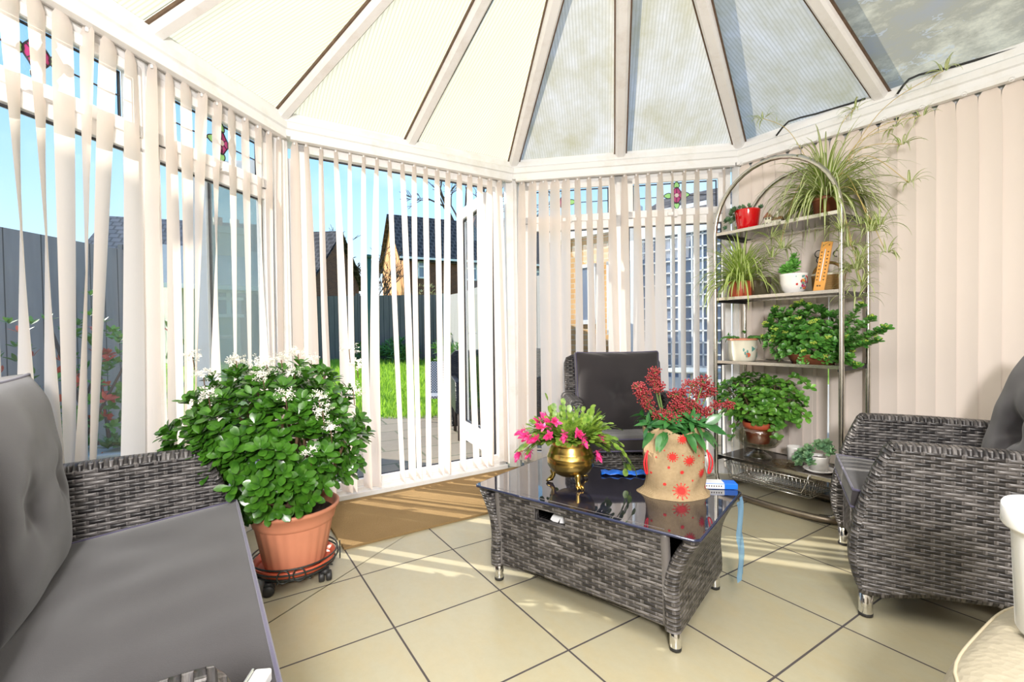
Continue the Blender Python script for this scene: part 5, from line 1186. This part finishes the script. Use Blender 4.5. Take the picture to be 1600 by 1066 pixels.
house('pale house with chimney put in for the reflection in the open door glass',(a.x,a.y,0),math.atan2(hx.y,hx.x),(V((b.x-a.x,b.y-a.y,0))).length,4.5,2.4,3.6,MT['palewall'],MT['palewall'],MT['palewall'],wins=((.8,1.5,1.,.75,2),),chim=(1.6,2.2,3.2,4.3,.9))
a=aty(501,460,19); house('dark-roofed brick house end showing at the left of the doorway',(a.x-7.2,a.y,0),R(-3),7.0,5,3.4,5.5,MT['brick'],MT['brick'],chim=None)
# added, unseen tall house on the left: keeps the low sun off the room
house('tall pale house added out of view on the left to block low sun',(-8.3,-8.0,0),R(88),12.3,5,5.3,6.4,MT['palewall'],MT['palewall'])
# trees
def tree(label,x,y,h,seed,spread=.55,depth=6,r0=.22,z0=0,group=None,minr=.012,split=(2,3),first=.28):
    random.seed(seed); mb=MB(); o=thing('bare_tree',label,'tree',(x,y,z0),0,group)
    def br(p,d,L,r,k):
        q=p+d*L*.5+V((ru(-.05,.05),ru(-.05,.05),0))*L; e=q+(d+V((ru(-.15,.15),ru(-.15,.15),ru(0,.1)))).normalized()*L*.5
        mb.tube([p,q,e],[r,r*.86,r*.72],5 if k>2 else 4,cap=False)
        if k<=0: return
        for i in range(int(ru(split[0],split[1]+.99))):
            a=ru(0,6.28); t=spread*ru(.6,1.3); dd,u,v=frame_from(d); nd=(dd*math.cos(t)+(u*math.cos(a)+v*math.sin(a))*math.sin(t)+V((0,0,.10))).normalized(); br(q.lerp(e,rnd()) if i else e,nd,L*ru(.62,.82),max(minr,r*ru(.5,.68)),k-1)
    br(V((0,0,0)),V((0,0,1)),h*first,r0,depth); mb.build('trunk_and_branches',MT['bark'],o); return o
c=aty(702,345,36); tree('large bare tree rising behind the brick house',c.x,36,15.5,4,.56,7,.42,0,minr=.022,split=(2,3),first=.30)
G_='thin bare trees beyond the fence left of the brick house'
for k,(px,hh) in enumerate(((520,5.4),(548,6.4),(583,6.6),(604,5.8))):
    c=aty(px,455,24+k); tree(('leftmost thin bare tree beyond the dark garden fence','thin bare tree second from the left beyond the garden fence','thin bare tree third from the left beyond the fence','thin bare tree touching the gable of the brick house')[k],c.x,24+k,hh+1,40+k,.42,6,.10,0,G_,.014,(2,3),.26)
# shrubs
def shrub(label,c,rx__,ry__,rz__,n,mat,L=.09,W=.04,seed=1,tips=None,name='shrub',stems=6,group=None):
    random.seed(seed); o=thing(name,label,'shrub',c,0,group); mb=MB(); tm_=MB(); st_=MB()
    for k in range(n):
        d=V((random.gauss(0,1),random.gauss(0,1),random.gauss(0,1))).normalized(); r=rnd()**.4; p=V((d.x*rx__*r,d.y*ry__*r,rz__+d.z*rz__*r))
        if p.z<.02: continue
        tgt=tm_ if (tips and rnd()<.22) else mb; rosette(tgt,p,(d+V((0,0,.8))),5,L,W,.9,'la',.1)
    for k in range(stems):
        a=ru(0,6.28); st_.tube([V((0,0,0)),V((math.cos(a)*rx__*.3,math.sin(a)*ry__*.3,rz__*.7)),V((math.cos(a)*rx__*.7,math.sin(a)*ry__*.7,rz__*1.6))],[.02,.012,.006],5)
    mb.build('leaves',mat,o); st_.build('stems',MT['bark'],o)
    if tips: tm_.build('red_tips',tips,o)
    return o
c=aty(60,560,2.9); shrub('photinia shrub with red young leaves outside the left window',(c.x,2.9,-.09),.75,.4,.62,170,MT['hedge'],.07,.03,3,MT['redleaf'],'photinia_shrub')
c=aty(175,560,3.3); shrub('photinia shrub with red tips beside the grey planter outside',(c.x,3.3,-.09),.5,.4,.72,110,MT['hedge'],.07,.03,4,MT['redleaf'],'photinia_shrub')
for k,(px,y,s) in enumerate(((575,12.6,.25),(625,12.6,.3),(712,11.5,.36),(735,10,.35))):
    c=aty(px,560,y); shrub(('low green plant at the foot of the dark fence, leftmost','low green clump at the foot of the dark fence near the white slat','strappy green clump at the foot of the white fence','green clump by the shaded end of the white fence')[k],(c.x,y,gz(c.x,y)-.04),s*1.6,s,s*1.1,110,MT['hedge'],.22,.03,60+k)
c=aty(668,450,15); shrub('ochre twiggy shrub showing above the garden fence',(c.x,15,.1),.8,.6,1.25,330,MT['ochre'],.16,.03,70)
# patio things
c=aty(168,740,3.0); o=thing('stone_planter','grey stone planter standing outside the left window','planter',(-2.55,2.95,-.095),R(20)); mb=MB(); mb.box((0,0,.20),(.5,.30,.40)); mb.box((0,0,.385),(.54,.34,.035)); mb.build('planter_box',MT['concrete'],o,smooth=False,bevel=.01); shrub_=MB(); random.seed(5)
for k in range(24): rosette(shrub_,V((ru(-.2,.2),ru(-.1,.1),.42)),V((ru(-.4,.4),ru(-.4,.4),1)),5,.1,.04,.8,'la')
shrub_.build('foliage',MT['hedge'],o)
c=aty(577,480,7.5); o=thing('washing_line_post','dark green metal post standing on the lawn edge','post',(c.x,7.5,gz(c.x,7.5)-.03)); mb=MB(); mb.tube([V((0,0,0)),V((0,0,2.25))],.045,12); mb.build('pole',MT['greenpost'],o); mb=MB(); mb.lathe([(0,2.30),(.05,2.29),(.055,2.24),(0,2.24)],(0,0,0),14); mb.build('pole_cap',MT['greenpost'],o)
def gchair(loc,rz,label):
    o=thing('rattan_garden_chair',label,'garden chair',loc,rz); m=MT['wicker2']
    mb=MB(); slab(mb,[(0,.05),(.56,.05),(.56,.84),(.50,.90),(.06,.90),(0,.84)],lambda a,b,x:V((a,.52+x+b*.06,b)),0,.05,.015); mb.build('back_panel',m,o)
    for x0 in (0,.50): mb=MB(); slab(mb,[(0,.28),(.52,.28),(.52,.62),(.0,.60)],lambda a,b,x:V((x,a,b)),x0,x0+.06,.015); mb.build('arm',m,o)
    mb=MB(); mb.box((.28,.27,.36),(.46,.50,.14)); mb.build('seat',m,o,smooth=False,bevel=.01)
    for x,y in ((.04,.04),(.52,.04),(.04,.54),(.52,.54)): mb=MB(); mb.tube([V((x,y,0)),V((x,y,.3))],.018,8); mb.build('leg',MT['bark'],o)
    return o
c=aty(712,650,4.75); gchair((c.x,4.75,-.09),R(12),'dark rattan garden chair with its back to the doorway on the patio')
c=aty(748,650,5.4); gchair((c.x+.1,5.35,-.09),R(-60),'second dark rattan garden chair beside the first, nearer the white fence')
c=aty(682,600,6.0); o=thing('mesh_garden_chair','garden chair with pale mesh back standing at the lawn edge','garden chair',(c.x,6.2,-.09),R(10))
t=NT('pale_mesh'); ck=t.N('TexChecker'); ck.inputs['Scale'].default_value=60; t.t.links.new(t.coord('UV'),ck.inputs[0]); MT['mesh']=t.done(t.bsdf(t.mix(ck.outputs[1],(.12,.12,.12),(.65,.64,.62)),.7))
mb=MB(); quad(mb,(-.12,0,.30),(.12,0,.30),(.12,.08,.72),(-.12,.08,.72)); mb.build('mesh_back',MT['mesh'],o,smooth=False,solid=.01); mb=MB(); mb.box((0,-.18,.30),(.30,.36,.03)); mb.build('seat',MT['mesh'],o,smooth=False)
for x in (-.13,.13):
    for y in (-.34,.0): mb=MB(); mb.tube([V((x,y,0)),V((x,y,.30))],.014,8); mb.build('leg',MT['gasket'],o)
# brick extension and leaded conservatory next door, seen through the far windows
o=thing('brick_extension','yellow-orange sunlit brick extension outside the far windows','building',(0,0,0)); Yb=5.9
a=aty(878,400,Yb+1.2); b=aty(1010,400,Yb+.25); 
zt_=aty(905,372,Yb+1).z
mb=MB(); quad(mb,(a.x,a.y,-.1),(b.x,b.y,-.1),(b.x,b.y,zt_),(a.x,a.y,zt_)); quad(mb,(a.x,a.y,-.1),(a.x+.8,a.y+3,-.1),(a.x+.8,a.y+3,zt_),(a.x,a.y,zt_)); mb.build('wall',MT['brickO'],o,smooth=False)
dd=(b-a); dd.z=0; dd.normalize(); Fb=Facet(V((a.x,a.y,0)),dd,2)
mb=MB(); Fb.box(mb,-.15,2.2,-.12,.2,zt_-.02,zt_+.14); mb.build('fascia',MT['upvc'],o,smooth=False)
for (s0,s1,z0,z1) in ((.28,.62,1.1,1.95),(.80,1.12,.95,1.95)):
    mb=MB(); 
    for q in ((s0,s0+.05,z0,z1),(s1-.05,s1,z0,z1),(s0,s1,z0,z0+.06),(s0,s1,z1-.05,z1)): Fb.box(mb,q[0],q[1],-.05,-.0,q[2],q[3])
    w_=mb.build('window',MT['upvc'],o,smooth=False); g=MB(); Fb.box(g,s0+.03,s1-.03,-.03,-.01,z0+.03,z1-.03); g.build('pane',MT['skyglass'],w_,smooth=False)
o=thing('leaded_conservatory','white conservatory with leaded square panes next door, behind the far blind','conservatory',(0,0,0)); Yc=5.2
a=aty(1005,450,Yc+.3); b=aty(1135,450,Yc-.3); dd=(b-a); dd.z=0; Lc=dd.length; dd.normalize(); Fc=Facet(V((a.x,a.y,0)),dd,Lc); za=aty(1060,352,Yc).z; zb_=aty(1060,590,Yc).z
mb=MB(); Fc.box(mb,-.25,Lc+1.2,-.05,.05,-.1,zb_); 
for q in ((-.25,-.02,zb_,za+.3),(Lc*.5-.03,Lc*.5+.03,zb_,za),(Lc-.02,Lc+.3,zb_,za),(-.25,Lc+.3,za-.10,za+.12)): Fc.box(mb,q[0],q[1],-.05,.05,q[2],q[3])
mb.build('frame',MT['upvc'],o,smooth=False); mb=MB(); n=8
for k in range(1,n): x=Lc*k/n; Fc.box(mb,x-.008,x+.008,-.03,-.015,zb_,za)
for k in range(1,13): z=zb_+(za-zb_)*k/13; Fc.box(mb,0,Lc,-.03,-.015,z-.008,z+.008)
mb.build('lattice',MT['upvc'],o,smooth=False); mb=MB(); Fc.box(mb,0,Lc,-.01,.01,zb_,za); mb.build('pane',MT['skyglass'],o,smooth=False)
p0=Fc.p(-.25,0,za+.12); p1=Fc.p(Lc+1.2,0,za+.12); mb=MB(); quad(mb,p0,p1,p1+V((1.2,2.2,.9)),p0+V((1.2,2.2,.9))); mb.build('roof',MT['roof'],o,smooth=False)
# garden table by that conservatory
c=aty(1083,570,4.45); o=thing('round_garden_table','small round glass garden table outside the far window','garden table',(c.x,4.45,-.09)); mb=MB(); mb.lathe([(0,.70),(.26,.70),(.265,.71),(.26,.72),(0,.72)],(0,0,0),36); mb.build('table_top',MT['concrete'],o)
for k in range(3): a=k*2.09; mb=MB(); mb.tube([V((.08*math.cos(a),.08*math.sin(a),.70)),V((.22*math.cos(a),.22*math.sin(a),0))],.012,8); mb.build('leg',MT['upvc'],o)
# ------------------------------------------------------------------ light
w=bpy.data.worlds.new('world'); bpy.context.scene.world=w; w.use_nodes=True; nt=w.node_tree; nt.nodes.clear()
tc=nt.nodes.new('ShaderNodeTexCoord'); sx=nt.nodes.new('ShaderNodeSeparateXYZ'); nt.links.new(tc.outputs['Generated'],sx.inputs[0])
rp_=nt.nodes.new('ShaderNodeValToRGB'); e=rp_.color_ramp.elements; e[0].position=0; e[0].color=(1,1,1,1); e[1].position=.75; e[1].color=(.16,.42,1,1)
for p,c in ((.04,(.93,.98,1)),(.16,(.55,.82,1)),(.36,(.30,.60,.95))): q=e.new(p); q.color=(*c,1)
nt.links.new(sx.outputs[2],rp_.inputs[0]); nz=nt.nodes.new('ShaderNodeTexNoise'); nz.inputs['Scale'].default_value=2.2; nz.inputs['Detail'].default_value=6; nt.links.new(tc.outputs['Generated'],nz.inputs[0])
mr=nt.nodes.new('ShaderNodeMapRange'); mr.inputs[1].default_value=.56; mr.inputs[2].default_value=.8; nt.links.new(nz.outputs[0],mr.inputs[0])
mx=nt.nodes.new('ShaderNodeMix'); mx.data_type='RGBA'; nt.links.new(mr.outputs[0],mx.inputs[0]); nt.links.new(rp_.outputs[0],mx.inputs[6]); mx.inputs[7].default_value=(1,1,1,1)
bg=nt.nodes.new('ShaderNodeBackground'); bg.inputs[1].default_value=1.4; nt.links.new(mx.outputs[2],bg.inputs[0]); wo=nt.nodes.new('ShaderNodeOutputWorld'); nt.links.new(bg.outputs[0],wo.inputs[0])
def light(name,kind,loc,en,rot=None,**k):
    l=bpy.data.lights.new(name,kind); l.energy=en
    for a,b in k.items(): setattr(l,a,b)
    o=bpy.data.objects.new(name,l); COL.objects.link(o); o.location=loc
    if rot is not None: o.rotation_mode='QUATERNION'; o.rotation_quaternion=rot
    return o
sd=V((math.cos(R(160))*math.cos(R(29)),math.sin(R(160))*math.cos(R(29)),math.sin(R(29))))
light('sun','SUN',(0,0,10),8.0,sd.to_track_quat('Z','Y'),angle=R(.6),color=(1,.94,.84))
light('camera_flash','AREA',(.12,-.85,1.55),112,(V((.25,-1,.05))).to_track_quat('Z','Y'),size=.35,color=(1,.97,.95))
light('ceiling_bounce','AREA',(.5,.4,2.05),42,V((0,0,1)).to_track_quat('Z','Y'),size=1.6,color=(1,.98,.96))  # added fill lamp in place of light bounced off the roof
sc=bpy.context.scene; sc.view_settings.view_transform='Standard'; sc.view_settings.look='None'; sc.view_settings.exposure=0; sc.view_settings.gamma=1
sc.cycles.max_bounces=8; sc.cycles.transparent_max_bounces=16; sc.cycles.caustics_reflective=False; sc.cycles.caustics_refractive=False; sc.cycles.sample_clamp_indirect=6
sc.cycles.use_denoising=True
